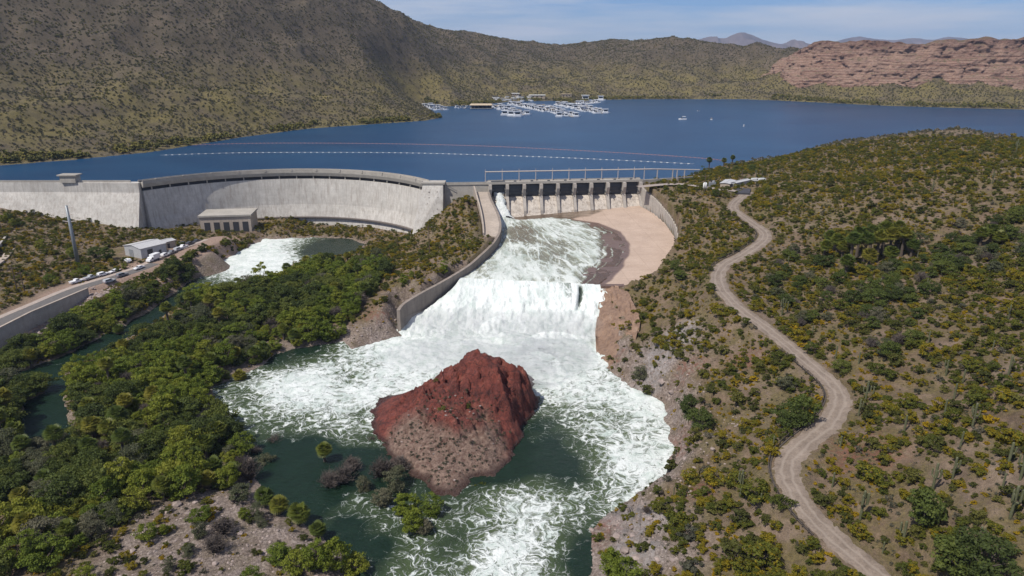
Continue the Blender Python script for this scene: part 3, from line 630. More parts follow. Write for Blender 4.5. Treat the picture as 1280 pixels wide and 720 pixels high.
# spillway gates: local frame, x along the sill, -y downstream
SPL, SPR = Vector((-11.8, 361.0, 0)), Vector((68.3, 370.0, 0))
SA = math.atan2(SPR.y - SPL.y, SPR.x - SPL.x); SLEN = (SPR - SPL).length; BAY = SLEN / 9
def spillway():
    t = empty('spillway_gates', SPL, SA); tag(t, 'row of nine dark radial gates between concrete piers', 'spillway')
    pm = MB().prism([(0, 0)], 0, 0) if False else None
    pier = MB(); prof = [(4.2, 9), (4.2, 30.2), (-5.2, 30.2), (-5.6, 28.0), (-4.2, 24), (-8.5, 17), (-9.5, 9)]
    pier.add([(-.75, y, z) for y, z in prof] + [(.75, y, z) for y, z in prof], [tuple(range(7)), tuple(range(13, 6, -1))] + [(i, i + 7, (i + 1) % 7 + 7, (i + 1) % 7) for i in range(7)])
    pme = pier.mesh('pier')
    for i in range(10): link('pier', pme, M_PIER, t, (i * BAY, 0, 0))
    hw = BAY / 2 - .78
    skin = MB(); arcp = []
    for k in range(9):
        a = R(-28 + 7.2 * k); arcp.append((2.6 + 1.4 * (1 - math.cos(a)) * 3, 26.4 + 3.3 * math.sin(a) / math.sin(R(29))))
    V = [(x, y - 3.2, z) for y, z in arcp for x in (-hw, hw)]; skin.add(V, [(2 * k, 2 * k + 1, 2 * k + 3, 2 * k + 2) for k in range(8)])
    V = [(x, y - 2.9, z) for y, z in arcp for x in (-hw, hw)]; skin.add(V, [(2 * k, 2 * k + 2, 2 * k + 3, 2 * k + 1) for k in range(8)])
    sme = skin.mesh('skin_plate')
    rib = MB().box(-hw, hw, -.16, .16, -.13, .13).mesh('rib'); arm = MB().tube([(0, 0, 0), (0, -4.6, -.9)], .2).tube([(0, 0, -2.6), (0, -4.6, -.9)], .2).mesh('arm')
    for i in range(9):
        gte = empty('radial_gate', ((i + .5) * BAY, 0, 1.9 if i == 0 else 0)); gte.parent = t
        link('skin_plate', sme, M_DARKMETAL, gte)
        for k in (1, 3, 5, 7): o = link('rib', rib, M_DARKMETAL, gte, (0, arcp[k][0] - 3.4, arcp[k][1]))
        for s in (-1, 1): link('arm', arm, M_DARKMETAL, gte, (s * (hw - .5), arcp[3][0] - 3.6, arcp[4][1]))
    og = MB(); pr = [(2.2, 9), (2.2, 22.6), (.6, 23.25), (-1.2, 23.1), (-3.4, 21.5), (-6.2, 18.2), (-8.2, 15.6), (-11.5, 13.2), (-11.5, 9)]
    og.add([(-hw - .05, y, z) for y, z in pr] + [(hw + .05, y, z) for y, z in pr], [tuple(range(9)), tuple(range(17, 8, -1))] + [(i, i + 9, (i + 1) % 9 + 9, (i + 1) % 9) for i in range(9)])
    ome = og.mesh('ogee_sill')
    for i in range(9): link('ogee_sill', ome, M_OGEE, t, ((i + .5) * BAY, 0, 0))
    MB().box(-1.5, SLEN + 1.5, -3.0, 3.4, 30.203, 30.9).build('deck', M_CREST, t)
    MB().box(-1.5, SLEN + 1.5, -2.95, -2.7, 30.9, 31.5).build('curb', M_CREST, t)
    MB().box(-1.5, SLEN + 1.5, 3.1, 3.35, 30.9, 31.5).build('curb', M_CREST, t)
    hm = MB().box(-.5, .5, -.4, .4, 30.9, 31.7).tube([(-.7, 0, 31.4), (.7, 0, 31.4)], .28, 8).mesh('hoist')
    for i in range(9): link('hoist', hm, M_DARKMETAL, t, ((i + .5) * BAY, -.6, 0))
    # open pipe gantry along the deck
    gp = empty('pipe_gantry', SPL, SA); tag(gp, 'long pale pipe carried on thin posts above the gates', 'gantry')
    xs = [-2 + BAY * k for k in range(10)] + [SLEN + 3.6]
    post = MB().box(-.16, .16, -.16, .16, 30.9, 36.4).box(-.3, .3, -.3, .3, 30.9, 31.15).mesh('post'); fin = MB().box(-.1, .1, -.1, .1, 36.4, 37.4).mesh('finial')
    for x in xs: p = link('post', post, M_STEEL, gp, (x, 2.6, 0)); link('finial', fin, M_STEEL, p)
    MB().tube([(-2, 2.6, 36.0), (SLEN + 8, 2.6, 36.0)], .3, 8).build('pipe', M_STEEL, gp)
    MB().tube([(SLEN + 8, 2.6, 36.0), (SLEN + 36, 6.0, 34.6)], .28, 8).build('pipe', M_STEEL, gp)
    for d in (11, 20, 22.6, 27): 
        z1 = 36.0 - (d - 8) / 28 * 1.4; MB().box(-.22, .22, -.22, .22, 28.5, z1).build('post', M_STEEL, gp, (SLEN + d, 2.6 + (d - 8) / 28 * 3.4, 0))
spillway()

# chute floor, walls
def chute():
    t = empty('spillway_chute'); tag(t, 'broad curving pinkish concrete spillway chute below the gates', 'spillway chute')
    pts = np.array(CHUTE); x0, y0 = pts.min(0); x1, y1 = pts.max(0); st = .7
    X, Y = np.meshgrid(np.arange(x0 - 1, x1 + 1, st), np.arange(y0 - 1, y1 + 1, st))
    d = sdist(X, Y, CHUTE); keep = d < .4
    fm = keep[:-1, :-1] & keep[1:, 1:] & keep[:-1, 1:] & keep[1:, :-1]
    Z = chute_z(X, Y); f = grid_faces(*X.shape, mask=fm); used = np.unique(f); remap = np.full(X.size, -1); remap[used] = np.arange(len(used))
    me = mesh_np('floor_slab', np.stack([X, Y, Z], -1).reshape(-1, 3)[used], remap[f]); smooth(me)
    def zone(px): return [tuple(P(x, y, 14 - (y - 260) / 95 * 3)[:2]) for x, y in px]
    wetp = zone([(600, 250), (660, 262), (715, 278), (748, 283), (775, 293), (788, 307), (786, 320), (776, 335), (762, 347), (745, 360), (560, 360)])
    leak = zone([(630, 272), (690, 268), (750, 262), (792, 254), (797, 258), (770, 266), (735, 274), (700, 280), (650, 276)])
    w1 = 1 - sstep(-.4, .5, sdist(X, Y, wetp) + fbm(X, Y, 8, 2, 9) * .8); w2 = (1 - sstep(-2, 2.5, sdist(X, Y, leak) + fbm(X, Y, 5, 3, 19) * 2.5))
    attr(me, 'wet', np.maximum(w1, 0).ravel()[used]); attr(me, 'leak', w2.ravel()[used])
    c = NT('chute_concrete').set(Roughness=.85)
    n1 = c.noise(.12, 6, .6); n2 = c.noise(1.2, 5, .7); n3 = c.noise(.4, 5, .7, stretch=(.35, 1.6, 1))
    col = c.ramp(n1, [(.3, (.37, .275, .215)), (.7, (.46, .35, .28))])
    brick = c.n('ShaderNodeTexBrick', offset=.0); brick.inputs['Scale'].default_value = 1; brick.inputs['Mortar Size'].default_value = .10; brick.inputs['Brick Width'].default_value = 12; brick.inputs['Row Height'].default_value = 9
    brick.inputs['Color1'].default_value = (1, 1, 1, 1); brick.inputs['Color2'].default_value = (.95, .95, .95, 1); brick.inputs['Mortar'].default_value = (.7, .68, .66, 1)
    mp = c.n('ShaderNodeMapping'); mp.inputs['Rotation'].default_value = (0, 0, R(-6)); c.l(c.geo(), mp.inputs[0]); c.l(mp.outputs[0], brick.inputs['Vector'])
    col = c.mix(.7, col, brick.outputs['Color'], 'MULTIPLY'); col = c.mix(.2, col, c.ramp(n2, [(.3, .25), (.7, .75)]), 'OVERLAY')
    col = c.mix(c.math('MULTIPLY', c.attr('wet'), .93), col, c.ramp(n3, [(.3, (.085, .050, .038)), (.6, (.135, .085, .066))]))
    col = c.mix(c.math('MULTIPLY', c.attr('leak'), c.ramp(n3, [(.35, .35), (.55, 1)])), col, c.ramp(n2, [(.35, (.05, .036, .018)), (.7, (.13, .085, .055))]))
    c.color(col); wet = c.math('MAXIMUM', c.attr('wet'), c.attr('leak')); c.l(c.ramp(wet, [(0, .85), (1, .32)]), c.b.inputs['Roughness']); c.bump(n2, .2, .08)
    fl = link('floor_slab', me, c.m, t)
    # lip face under the slab and the wet side slope beside the fall
    sw = concrete('wet_concrete', (.17, .11, .085), (.075, .045, .035), .7, .5)
    MB().add([(-21.5, 258.2, 9.6), (41.5, 248, 9.6), (43, 251, -2), (-21, 262, -2), (-21.5, 260.5, 9.6), (41.5, 252, 9.6)], [(0, 1, 2, 3), (0, 4, 5, 1)]).build('drop_face', sw, t)
    MB().add([(30.5, 249.8, 9.9), (42, 247.4, 9.9), (42, 246.6, 8.2), (31, 248.8, 8.2)], [(0, 1, 2, 3)]).box(33.5, 42.5, 246.0, 248.6, 8.4, 11.2).build('end_sill', sw, t)
    le = smooth_line([P(752, 360, 9.6), P(747, 392, 5.0), P(744, 425, .8), P(750, 470, -1.2)], 12); re_ = smooth_line([P(780, 362, 10.2), P(799, 396, 9.4), P(795, 425, 5.6), P(778, 472, -1.0)], 12)
    n_, m_ = len(le), 30; V = np.zeros((n_, m_, 3))
    for k in range(m_): V[:, k] = np.array(le) * (1 - k / (m_ - 1)) + np.array(re_) * (k / (m_ - 1))
    X_, Y_ = V[..., 0], V[..., 1]; V[..., 2] = V[..., 2] + .55 + facets(X_, Y_ * .8, 4.0, 61) * 1.3 + facets(X_, Y_, 1.6, 63) * .6; V[..., 2] = .55 * V[..., 2] + .45 * np.round(V[..., 2] / 1.3) * 1.3
    me = mesh_np('side_slope', V.reshape(-1, 3), grid_faces(n_, m_))
    if sum(p.normal.z for p in me.polygons) < 0: me.flip_normals()
    link('side_slope', me, concrete('stained_slope', (.26, .165, .11), (.085, .045, .03), .85, .6), t)
    # right curved wall
    right = smooth_line([(x, y, z) for x, y, z in [(68.8, 371, 29.5), (70.2, 362, 27.0), (74, 349, 24), (76.6, 330, 20.6), (76.6, 312, 17.8), (72, 290, 15.5), (64, 270, 13.8), (55, 253.4, 12.6), (44, 247, 11.6)]], 6)
    def wall(name, pts, th, base, mat, parent):
        mb = MB(); V = []; n = len(pts)
        for i, p in enumerate(pts):
            a, b = pts[max(i - 1, 0)], pts[min(i + 1, n - 1)]; tx, ty = b[0] - a[0], b[1] - a[1]; l = math.hypot(tx, ty); nx, ny = -ty / l * th / 2, tx / l * th / 2
            zb = base(p); V += [(p[0] + nx, p[1] + ny, zb), (p[0] + nx, p[1] + ny, p[2]), (p[0] - nx, p[1] - ny, p[2]), (p[0] - nx, p[1] - ny, zb)]
        mb.add(V, [(i * 4 + k, i * 4 + (k + 1) % 4, (i + 1) * 4 + (k + 1) % 4, (i + 1) * 4 + k) for i in range(n - 1) for k in range(4)] + [(0, 1, 2, 3), tuple((n - 1) * 4 + k for k in (3, 2, 1, 0))])
        return mb.build(name, mat, parent)
    fz_ = lambda p: float(chute_z(np.array([p[0]]), np.array([p[1]]))[0]) - 1.5
    rw = wall('training_wall', right, 1.0, fz_, M_PIER, t)
    for i in range(2, len(right) - 3, 3):   # buttress ribs on the inner face of the wall
        p, q = right[i], right[i + 1]; tx, ty = q[0] - p[0], q[1] - p[1]; l = math.hypot(tx, ty); a = math.atan2(ty, tx)
        MB().box(-.09, .09, -.62, -.50, fz_(p) + 1, p[2] - .3).build('joint_rib', M_CREST, rw, (p[0], p[1], 0), a)
    # railing along the right wall
    rl = empty('railing'); tag(rl, 'thin grey pipe railing along the curved right wall', 'railing')
    for h in (.55, 1.05): MB().tube([(p[0], p[1], p[2] + h) for p in right[:32]], .05, 4).build('rail', M_RUST, rl)
    pm = MB().box(-.05, .05, -.05, .05, 0, 1.1).mesh('post')
    for p in right[:32:1]: link('post', pm, M_RUST, rl, (p[0], p[1], p[2] - .02))
    # left guide wall with its walkway
    left = smooth_line([(-12.2, 356, 26.6), (-10.6, 345, 24.6), (-6.6, 328, 20.5), (-5.6, 312, 17.4), (-8.0, 296, 15.6), (-13.2, 278, 14.4), (-18, 264, 13.6), (-26, 249, 12.4), (-33, 239.5, 11), (-38.5, 231.5, 9.6), (-40, 227, 8.6)], 5)
    lw = wall('training_wall', left, 1.2, lambda p: fz_(p) if p[1] > 258 else -2, concrete('dark_guide_wall', (.27, .225, .19), (.09, .07, .06), .6), t)  # guide wall concrete darker and browner than the right wall
    # walkway slab between guide wall and its outer upstand
    outer = smooth_line([(-19.5, 357, 26.5), (-17.6, 345, 24.6), (-14.8, 328, 20.6), (-13.2, 314, 17.6), (-12.6, 304, 16.4)], 5)
    inner = smooth_line([(-12.4, 357, 26.5), (-11, 345, 24.5), (-7.0, 328, 20.4), (-6.0, 312, 17.3), (-7.2, 302, 16.2)], 5)
    V = [(p[0], p[1], p[2] + .08) for p in outer] + [(p[0], p[1], p[2] + .08) for p in inner]; n = len(outer)
    sl = MB().add(V, [(i, i + 1, n + i + 1, n + i) for i in range(n - 1)]); V2 = [(x, y, z - 3) for x, y, z in V]
    sl.add(V2 + V, [(i, n + i, n + i + 1, i + 1) for i in range(n - 1)] + [(i, i + 1, 2 * n + i + 1, 2 * n + i) for i in range(n - 1)] + [(n - 1, 2 * n - 1, 4 * n - 1, 3 * n - 1)])
    sl.build('walkway', M_WALL, t)
    up = [(p[0] - .3, p[1], p[2] + 3.2 - 2.2 * (i / n)) for i, p in enumerate(outer)]
    wall('outer_wall', up, .7, lambda p: p[2] - 7, M_WALL, t)
    sp = MB()
    for k in range(7): sp.box(-13.4 - .0, -11.2, 303.6 - (k + 1) * .8, 303.6 - k * .8, 10, 16.2 - k * .62)
    sp.build('steps', M_WALL, t)
chute()

# ------------------------------------------------------------------ moving water on the chute and the fall
def chute_water():
    wp = [P(x, y, z)[:2] for x, y, z in [(611, 262, 17), (632, 272, 15.5), (655, 273, 14.8), (690, 272, 14.8), (715, 275, 14.6), (735, 281, 14.3), (752, 291, 14), (757, 303, 13.4), (752, 318, 12.6), (741, 331, 11.8), (730, 343, 11), (726, 353, 10.6), (722, 356, 10.5)]]
    white = [(-11.5, 362)] + wp + [(27, 249.5), (-21, 257.5), (-17, 266), (-11, 282), (-6, 300), (-5, 318), (-9.6, 345)]
    wz_ = [P(x, y, 14 - (y - 260) / 95 * 3)[:2] for x, y in [(715, 279), (746, 285), (771, 295), (783, 308), (781, 320), (771, 334), (757, 346), (742, 357)]]
    poly = [(-11.5, 362)] + wp[:4] + wz_ + [(33, 249.2), (-21, 257.5), (-17, 266), (-11, 282), (-6, 300), (-5, 318), (-9.6, 345)]
    pts = np.array(poly); st = .5; X, Y = np.meshgrid(np.arange(pts[:, 0].min() - 1, pts[:, 0].max() + 1, st), np.arange(pts[:, 1].min() - 1, pts[:, 1].max() + 1, st))
    d = -sdist(X, Y, white) + fbm(X, Y, 7, 3, 25) * 1.5; keep0 = -sdist(X, Y, poly); keep = keep0 > -.3; fm = keep[:-1, :-1] & keep[1:, 1:] & keep[:-1, 1:] & keep[1:, :-1]
    jet = (1 - sstep(2, 16, np.hypot(X + 7.5, (Y - 355) * .6)))
    Z = chute_z(X, Y) + .05 + .55 * sstep(0, 3, d) + fbm(X, Y, 5, 4, 71) * .35 + jet * (2.2 + fbm(X, Y, 3, 3, 70) * 1.5)
    f = grid_faces(*X.shape, mask=fm); used = np.unique(f); remap = np.full(X.size, -1); remap[used] = np.arange(len(used))
    me = mesh_np('chute_water', np.stack([X, Y, Z], -1).reshape(-1, 3)[used], remap[f]); smooth(me)
    gx, gy, _ = P(652, 288, 14); g2x, g2y, _ = P(690, 312, 12.5)
    fo = .74 - .34 * (1 - sstep(3, 14, np.hypot(X - gx, (Y - gy) * .5))) - .2 * (1 - sstep(4, 20, np.hypot(X - g2x, (Y - g2y) * .7))) - .22 * sstep(30, 42, X) - .25 * (1 - sstep(0, 2.5, d)) * sstep(12, 30, X) + .2 * jet
    arcs = np.exp(-((d + 4 + fbm(X, Y, 9, 2, 3) * 2) / .5) ** 2) * .55 + np.exp(-((d + 9 + fbm(X, Y, 9, 2, 4) * 3) / .45) ** 2) * .4
    fo = np.where(d > 0, fo + fbm(X, Y, 14, 3, 88) * .22 - .04, np.maximum(.66 * (1 - sstep(0, 3.0, -d)), arcs))
    attr(me, 'foam', np.clip(fo, 0, 1).ravel()[used])
    ang = np.arctan2(X + 9, 395 - Y); rad = np.hypot(X + 9, 395 - Y); vattr(me, 'flow', np.stack([ang * 75, rad * .22, Z * 0], -1).reshape(-1, 3)[used])
    struct('chute_water', me, white_water('chute_foam', (.095, .062, .046), (.27, .285, .215), ((.34, .385, .345), (.58, .61, .585)), scale=.26, flow=True, wobble=3), 'fast white water spreading over the spillway chute')
    # jet leaving the single open gate
    m, n = 22, 16; V = []
    for i in range(m):
        s = i / (m - 1); cx, cy = -7.2 + s * 2.6, 362 - s * 15; cz = 24.2 - 11.5 * s ** 1.5; hw = 2.8 - 1.1 * math.sin(s * 3.1) + 3.4 * s ** 2
        for k in range(n):
            a = math.pi * k / (n - 1); x = cx + math.cos(a) * hw; z = cz + math.sin(a) * (1.6 + 1.0 * s)
            V.append((x, cy - .3 * math.sin(a * 3 + i), z))
    V = np.array(V); nn = fbm(V[:, 0] * 1.0 + V[:, 2], V[:, 1] * 1.0, 2.2, 3, 5); V[:, 2] += nn * 1.5; V[:, 0] += fbm(V[:, 1], V[:, 2] * 1.0, 2, 3, 6) * 1.5
    me = mesh_np('gate_jet', V, grid_faces(m, n)); smooth(me); struct('gate_jet', me, M_WHITE, 'white jet bursting from the open gate')
    # the fall over the lip
    n, m = 150, 84; V = np.zeros((m, n, 3)); fo = np.zeros((m, n))
    s = np.linspace(0, 1, n)
    tx = -20.6 + s * (35.2 + 20.6); ty = 258 - s * 9.0
    bx_ = -44 + s * (33.5 + 44); by_ = 221 - 3 * s + 3 * np.sin(s * 3.1)
    wl = np.interp(s, [0, .04, .1], [1.5, .6, 0])
    for i in range(m):
        t = i / (m - 1); k = min(1, t * 1.0)
        sp = sstep(.0, 1.0, np.array([t]))[0]
        x = tx * (1 - sp) + bx_ * sp; y = ty + (by_ - ty) * t ** .92
        z = 10.5 + .3 - 12.2 * t ** 1.25 * (1 + .22 * np.sin(t * 3.1416)) 
        tur = sstep(.12, .5, np.array([t]))[0]
        nz = fbm(x, y, 6.5, 5, 91, .6); n2 = np.abs(fbm(x * 1.0, y * .55, 3, 4, 93, .6))
        V[i, :, 0] = x; V[i, :, 1] = y - tur * n2 * 1.5; V[i, :, 2] = z + tur * (nz * 1.5 + n2 * 1.1) + fbm(x, y * .15, 1.8, 4, 95, .65) * .30
        x = x + sstep(.9, 1, s) * fbm(y * 1.0 + s * 0, x * .0 + t * 30, 3, 3, 55) * 2.2; V[i, :, 0] = x
        gap = np.exp(-((s - .84) / .013) ** 2) * (1 - sstep(.3, .55, np.array([t]))[0]) * sstep(.02, .06, np.array([t]))[0]
        fo[i] = np.clip(.96 + fbm(x * 1.6, y * .25, 3.5, 4, 97) * .25 * (1 - t) - gap * .9 - .25 * np.exp(-((s - .74) / .08) ** 2) * (1 - t) + tur * .25, 0, 1)
        V[i, :, 2] -= gap * 2.2; V[i, :, 1] += gap * 1.4
    me = mesh_np('waterfall', V.reshape(-1, 3), grid_faces(m, n)); smooth(me); attr(me, 'foam', fo.ravel()); tt_, ss_ = np.meshgrid(np.linspace(0, 1, m), s, indexing='ij'); vattr(me, 'flow', np.stack([V[:, :, 0] * 1.1, tt_ ** 1.2 * 16, ss_ * 0], -1).reshape(-1, 3))
    struct('waterfall', me, M_FALL, 'wide white waterfall breaking over the end of the chute')
mw = NT('white_spray').set(Roughness=.9); wn1 = mw.noise(.5, 6, .7)
mw.color(mw.ramp(wn1, [(.3, (.50, .55, .54)), (.6, (.70, .72, .72))])); mw.bump(mw.math('ADD', wn1, mw.noise(2, 5, .7)), .8, .6); M_WHITE = mw.m
M_FALL = white_water('fall_water', (.07, .09, .075), (.30, .34, .29), ((.45, .51, .485), (.70, .725, .715)), .4, flow=True, wobble=2.5)
chute_water()

# ------------------------------------------------------------------ roads, walls, poles
def ribbon(name, pts, offs, lift, mat, label=None, parent=None, ragged=False):
    pts = smooth_line(pts, 2); n = len(pts); V = []; m = len(offs)
    for i, p in enumerate(pts):
        a, b = pts[max(i - 1, 0)], pts[min(i + 1, n - 1)]; tx, ty = b[0] - a[0], b[1] - a[1]; l = math.hypot(tx, ty)
        for o in offs:
            if ragged: o = o * (1 + .22 * math.sin(i * .9) * math.sin(i * .37 + (o > 0)) - .04) ; 
            e = -.18 if ragged and abs(o) > 2.5 else (-.05 if ragged and .7 < abs(o) < 1.2 else 0)
            x, y = p[0] + ty / l * o, p[1] - tx / l * o; V.append((x, y, max(p[2], gz(x, y)) + lift + e))
    me = mesh_np(name, V, grid_faces(n, m)); smooth(me)
    if me.polygons[0].normal.z < 0: me.flip_normals()
    o = link(name, me, mat, parent)
    if parent is None: tag(o, label, kind='structure')
    return o
md = NT('dirt_road').set(Roughness=.95); a = md.noise(.35, 5, .6); b = md.noise(2.5, 5, .7); rut = md.attr('across')
rc = md.mix(.5, md.ramp(a, [(.3, (.15, .115, .09)), (.7, (.245, .195, .158))]), md.ramp(b, [(.3, .25), (.7, .75)]), 'OVERLAY')
k = md.math('ABSOLUTE', md.math('SUBTRACT', md.math('ABSOLUTE', md.math('ADD', rut, md.math('MULTIPLY', md.math('SUBTRACT', a, .5), .9))), .95))
rc = md.mix(md.ramp(k, [(.12, .55), (.45, 0)]), rc, (.29, .24, .20)); rc = md.mix(md.ramp(md.math('ADD', md.math('ABSOLUTE', rut), md.math('MULTIPLY', md.math('SUBTRACT', b, .5), 1.6)), [(.55, 0), (.85, .7)]), rc, (.13, .095, .065)) if False else rc
md.color(rc); md.bump(b, .5, .15)
ro = ribbon('dirt_road', DIRT, (-2.9, -2.3, -1.6, -.95, -.3, .3, .95, 1.6, 2.3, 2.9), .10, md.m, 'winding pale dirt road down the right hillside', ragged=True)
attr(ro.data, 'across', np.tile([-2.9, -2.3, -1.6, -.95, -.3, .3, .95, 1.6, 2.3, 2.9], len(ro.data.vertices) // 10))
ribbon('paved_road', PAVED[:32], (-2.6, -1.3, 0, 1.3, 2.6), .06, plain('asphalt', (.115, .105, .10), .9, var=.2), 'grey paved road above the retaining wall')
ribbon('road_shoulder', PAVED[8:44], (-5.2, -4.2, -3.4, -2.7), .05, plain('pale_shoulder', (.34, .28, .24), .95, var=.2), 'pale concrete shoulder beside the paved road')
def paved_off(i, o, z):
    a, b = PAVED[max(i - 1, 0)], PAVED[min(i + 1, len(PAVED) - 1)]; tx, ty = b[0] - a[0], b[1] - a[1]; l = math.hypot(tx, ty); return (PAVED[i][0] + ty / l * o, PAVED[i][1] - tx / l * o, z)
rwp = [paved_off(3, 6.0, 7.3), paved_off(8, 6.0, 7.3), paved_off(12, 6.0, 7.3), paved_off(16, 6.0, 7.3), paved_off(20, 6.0, 7.4)]
rt = empty('retaining_wall', rwp[0]); tag(rt, 'long grey concrete retaining wall below the paved road', 'retaining wall')
for i in range(4):
    a, b = Vector(rwp[i]) - Vector(rwp[0]), Vector(rwp[i + 1]) - Vector(rwp[0]); d = (b - a); l = d.length; nn = Vector((-d.y, d.x, 0)).normalized() * .3; k = max(1, int(l / 6))
    for j in range(k):
        p, q = a + d * (j / k) + d.normalized() * .03, a + d * ((j + 1) / k) - d.normalized() * .03; V = []
        for s in (p, q): V += [tuple(s + nn + Vector((0, 0, -9))), tuple(s + nn), tuple(s - nn), tuple(s - nn + Vector((0, 0, -9)))]
        MB().add(V, [(0, 1, 2, 3), (7, 6, 5, 4), (0, 4, 5, 1), (1, 5, 6, 2), (2, 6, 7, 3), (3, 7, 4, 0)]).build('panel', M_CREST, rt)
    V = []
    for s in (a, b):
        for o, z in ((-.4, .0), (.4, .0), (.4, .35), (-.4, .35)): V.append(tuple(s + nn / .3 * o + Vector((0, 0, z + .003))))
    MB().add(V, [(0, 1, 2, 3), (7, 6, 5, 4), (0, 4, 5, 1), (1, 5, 6, 2), (2, 6, 7, 3), (3, 7, 4, 0)]).build('coping', M_WALL, rt)
# concrete flume wall at the picture's left edge
fw = empty('flume_wall'); tag(fw, 'slanting concrete wall at the foot of the dam', 'wall')
strip('wall', [(*P(-45, 372, 8)[:2], 1, 0), (*P(-5, 330, 8)[:2], 1, 0), (*P(22, 290, 9)[:2], 1, 0), (*P(28, 280, 9)[:2], 1, 0)], [(-.5, 4), (-.5, 13.5), (.5, 13.5), (.5, 4)], M_CREST, fw)
strip('slab', [(*P(-20, 352, 8)[:2], 1, 0), (*P(8, 326, 9)[:2], 1, 0), (*P(36, 282, 10)[:2], 1, 0)], [(-1.6, 5), (-1.6, 11), (1.6, 11), (1.6, 5)], M_WALL, fw)
# fence along the outer edge of the dirt road
fe = empty('road_fence'); tag(fe, 'low dark pipe fence along the bends of the dirt road', 'fence')
M_POST = plain('weathered_post', (.075, .06, .05), .9); dp = smooth_line(DIRT, 2); pm = MB().tube([(0, 0, -.3), (0, 0, 1.15)], .10, 6).mesh('post')
def road_off(i, o):
    a, b = dp[max(i - 1, 0)], dp[min(i + 1, len(dp) - 1)]; tx, ty = b[0] - a[0], b[1] - a[1]; l = math.hypot(tx, ty); x, y = dp[i][0] + ty / l * o, dp[i][1] - tx / l * o
    return (x, y, gz(x, y))
for i0, i1 in ((14, 56), (94, 178)):
    q = [road_off(i, 3.5) for i in range(i0, i1)]
    for p in q[::2]: link('post', pm, M_POST, fe, p)
    for h in (.5, 1.0): MB().tube([(x, y, z + h) for x, y, z in q], .06, 5).build('rail', M_POST, fe)
    MB().tube([(x, y, z + .12) for x, y, z in [road_off(i, 3.15) for i in range(i0, i1)]], .2, 5).build('kerb_log', M_POST, fe)
q = [road_off(i, -3.4) for i in range(160, 196, 2)]
M_WOOD = plain('pole_wood', (.10, .07, .05), .9)
def pole(px, py, h, label, arm=True, z=None):
    x, y, zz = hit(px, py); t = empty('utility_pole', (x, y, zz)); tag(t, label, 'pole')
    MB().tube([(0, 0, -.8), (0, 0, h)], [.22, .14], 7).build('shaft', M_WOOD, t)
    if arm: MB().box(-1.5, 1.5, -.08, .08, h - 1.3, h - 1.05).build('crossarm', M_WOOD, t); [MB().tube([(s, 0, h - 1.05), (s, 0, h - .75)], .07, 5).build('insulator', M_STEEL, t) for s in (-1.3, 0, 1.3)]
pole(537, 317, 13, 'tall wooden utility pole on the slope below the dam')
pole(497, 311, 6, 'short bare post at the dam foot', False)
pole(22, 366, 11, 'wooden pole beside the paved road, nearer the flume wall'); pole(31, 366, 9, 'shorter wooden pole beside the paved road', False)
pole(880, 243, 10, 'wooden pole beside the white tank above the chute'); pole(927, 226, 6, 'short pole behind the dark apron', False)
x, y, z = hit(98, 331); mp_ = empty('steel_monopole', (x, y, z)); tag(mp_, 'thick grey steel transmission pole beside the dark tree', 'pole')
MB().tube([(0, 0, -1), (0, 0, 12), (0, 0, 26)], [.85, .7, .5], 12).build('shaft', plain('galvanised_steel', (.24, .26, .28), .5, .4), mp_, sm=True)
for h in (19, 22, 25): MB().tube([(-3, 0, h + .4), (0, 0, h), (3, 0, h + .4)], [.1, .2, .1], 6).build('crossarm', M_STEEL, mp_)

# ------------------------------------------------------------------ buildings
M_TIN = plain('pale_tin', (.42, .42, .43), .55, .1); M_ROOF = plain('tin_roof', (.52, .51, .50), .45, .2); M_BEIGE = plain('beige_siding', (.36, .30, .24), .8); M_DOOR = plain('dark_door', (.05, .045, .045), .7); M_WHITE_P = plain('white_paint', (.78, .78, .77), .5); M_GREY = plain('grey_metal', (.25, .26, .28), .6, .2)
def building(name, p0, p1, p2, z, h, rise, wall, roof, label, cat, doors=()):
    a, b, c = [Vector((*p[:2], z)) for p in (p0, p1, p2)]; ang = math.atan2(b.y - a.y, b.x - a.x); W = (b - a).length
    d = c - b; D = abs(-d.x * math.sin(ang) + d.y * math.cos(ang))
    t = empty(name, a, ang); tag(t, label, cat)
    MB().add([(0, 0, -1.5), (W, 0, -1.5), (W, D, -1.5), (0, D, -1.5), (0, 0, h), (W, 0, h), (W, D, h), (0, D, h), (W / 2, 0, h + rise), (W / 2, D, h + rise)],
             [(0, 1, 5, 8, 4), (1, 2, 6, 5), (2, 3, 7, 9, 6), (3, 0, 4, 7)]).build('wall', wall, t)
    rf = empty('roof'); rf.parent = t; e = .35
    for s in (0, 1):
        x0, x1 = (-e, W / 2) if s == 0 else (W + e, W / 2); zl = h - e * rise / (W / 2)
        MB().add([(x0, -e, zl), (x1, -e, h + rise), (x1, D + e, h + rise), (x0, D + e, zl), (x0, -e, zl + .14), (x1, -e, h + rise + .14), (x1, D + e, h + rise + .14), (x0, D + e, zl + .14)],
                 [(0, 3, 2, 1), (4, 5, 6, 7), (0, 1, 5, 4), (1, 2, 6, 5), (2, 3, 7, 6), (3, 0, 4, 7)]).build('roof_panel', roof, rf)
    MB().box(W / 2 - .25, W / 2 + .25, -e, D + e, h + rise + .1, h + rise + .24).build('ridge_cap', roof, rf)
    for side, u, w_, hh, m in doors:
        if side == 'f': dr = MB().box(u, u + w_, -.08, .02, 0, hh).build('door', m, t); MB().box(u + w_ * .85, u + w_ * .85 + .12, -.14, -.08, hh * .45, hh * .55).build('handle', M_STEEL, dr)
        else: dr = MB().box(W - .02, W + .08, u, u + w_, 0, hh).build('door', m, t); MB().box(W + .08, W + .14, u + w_ * .85, u + w_ * .85 + .12, hh * .45, hh * .55).build('handle', M_STEEL, dr)
    return t
zy = 7.2
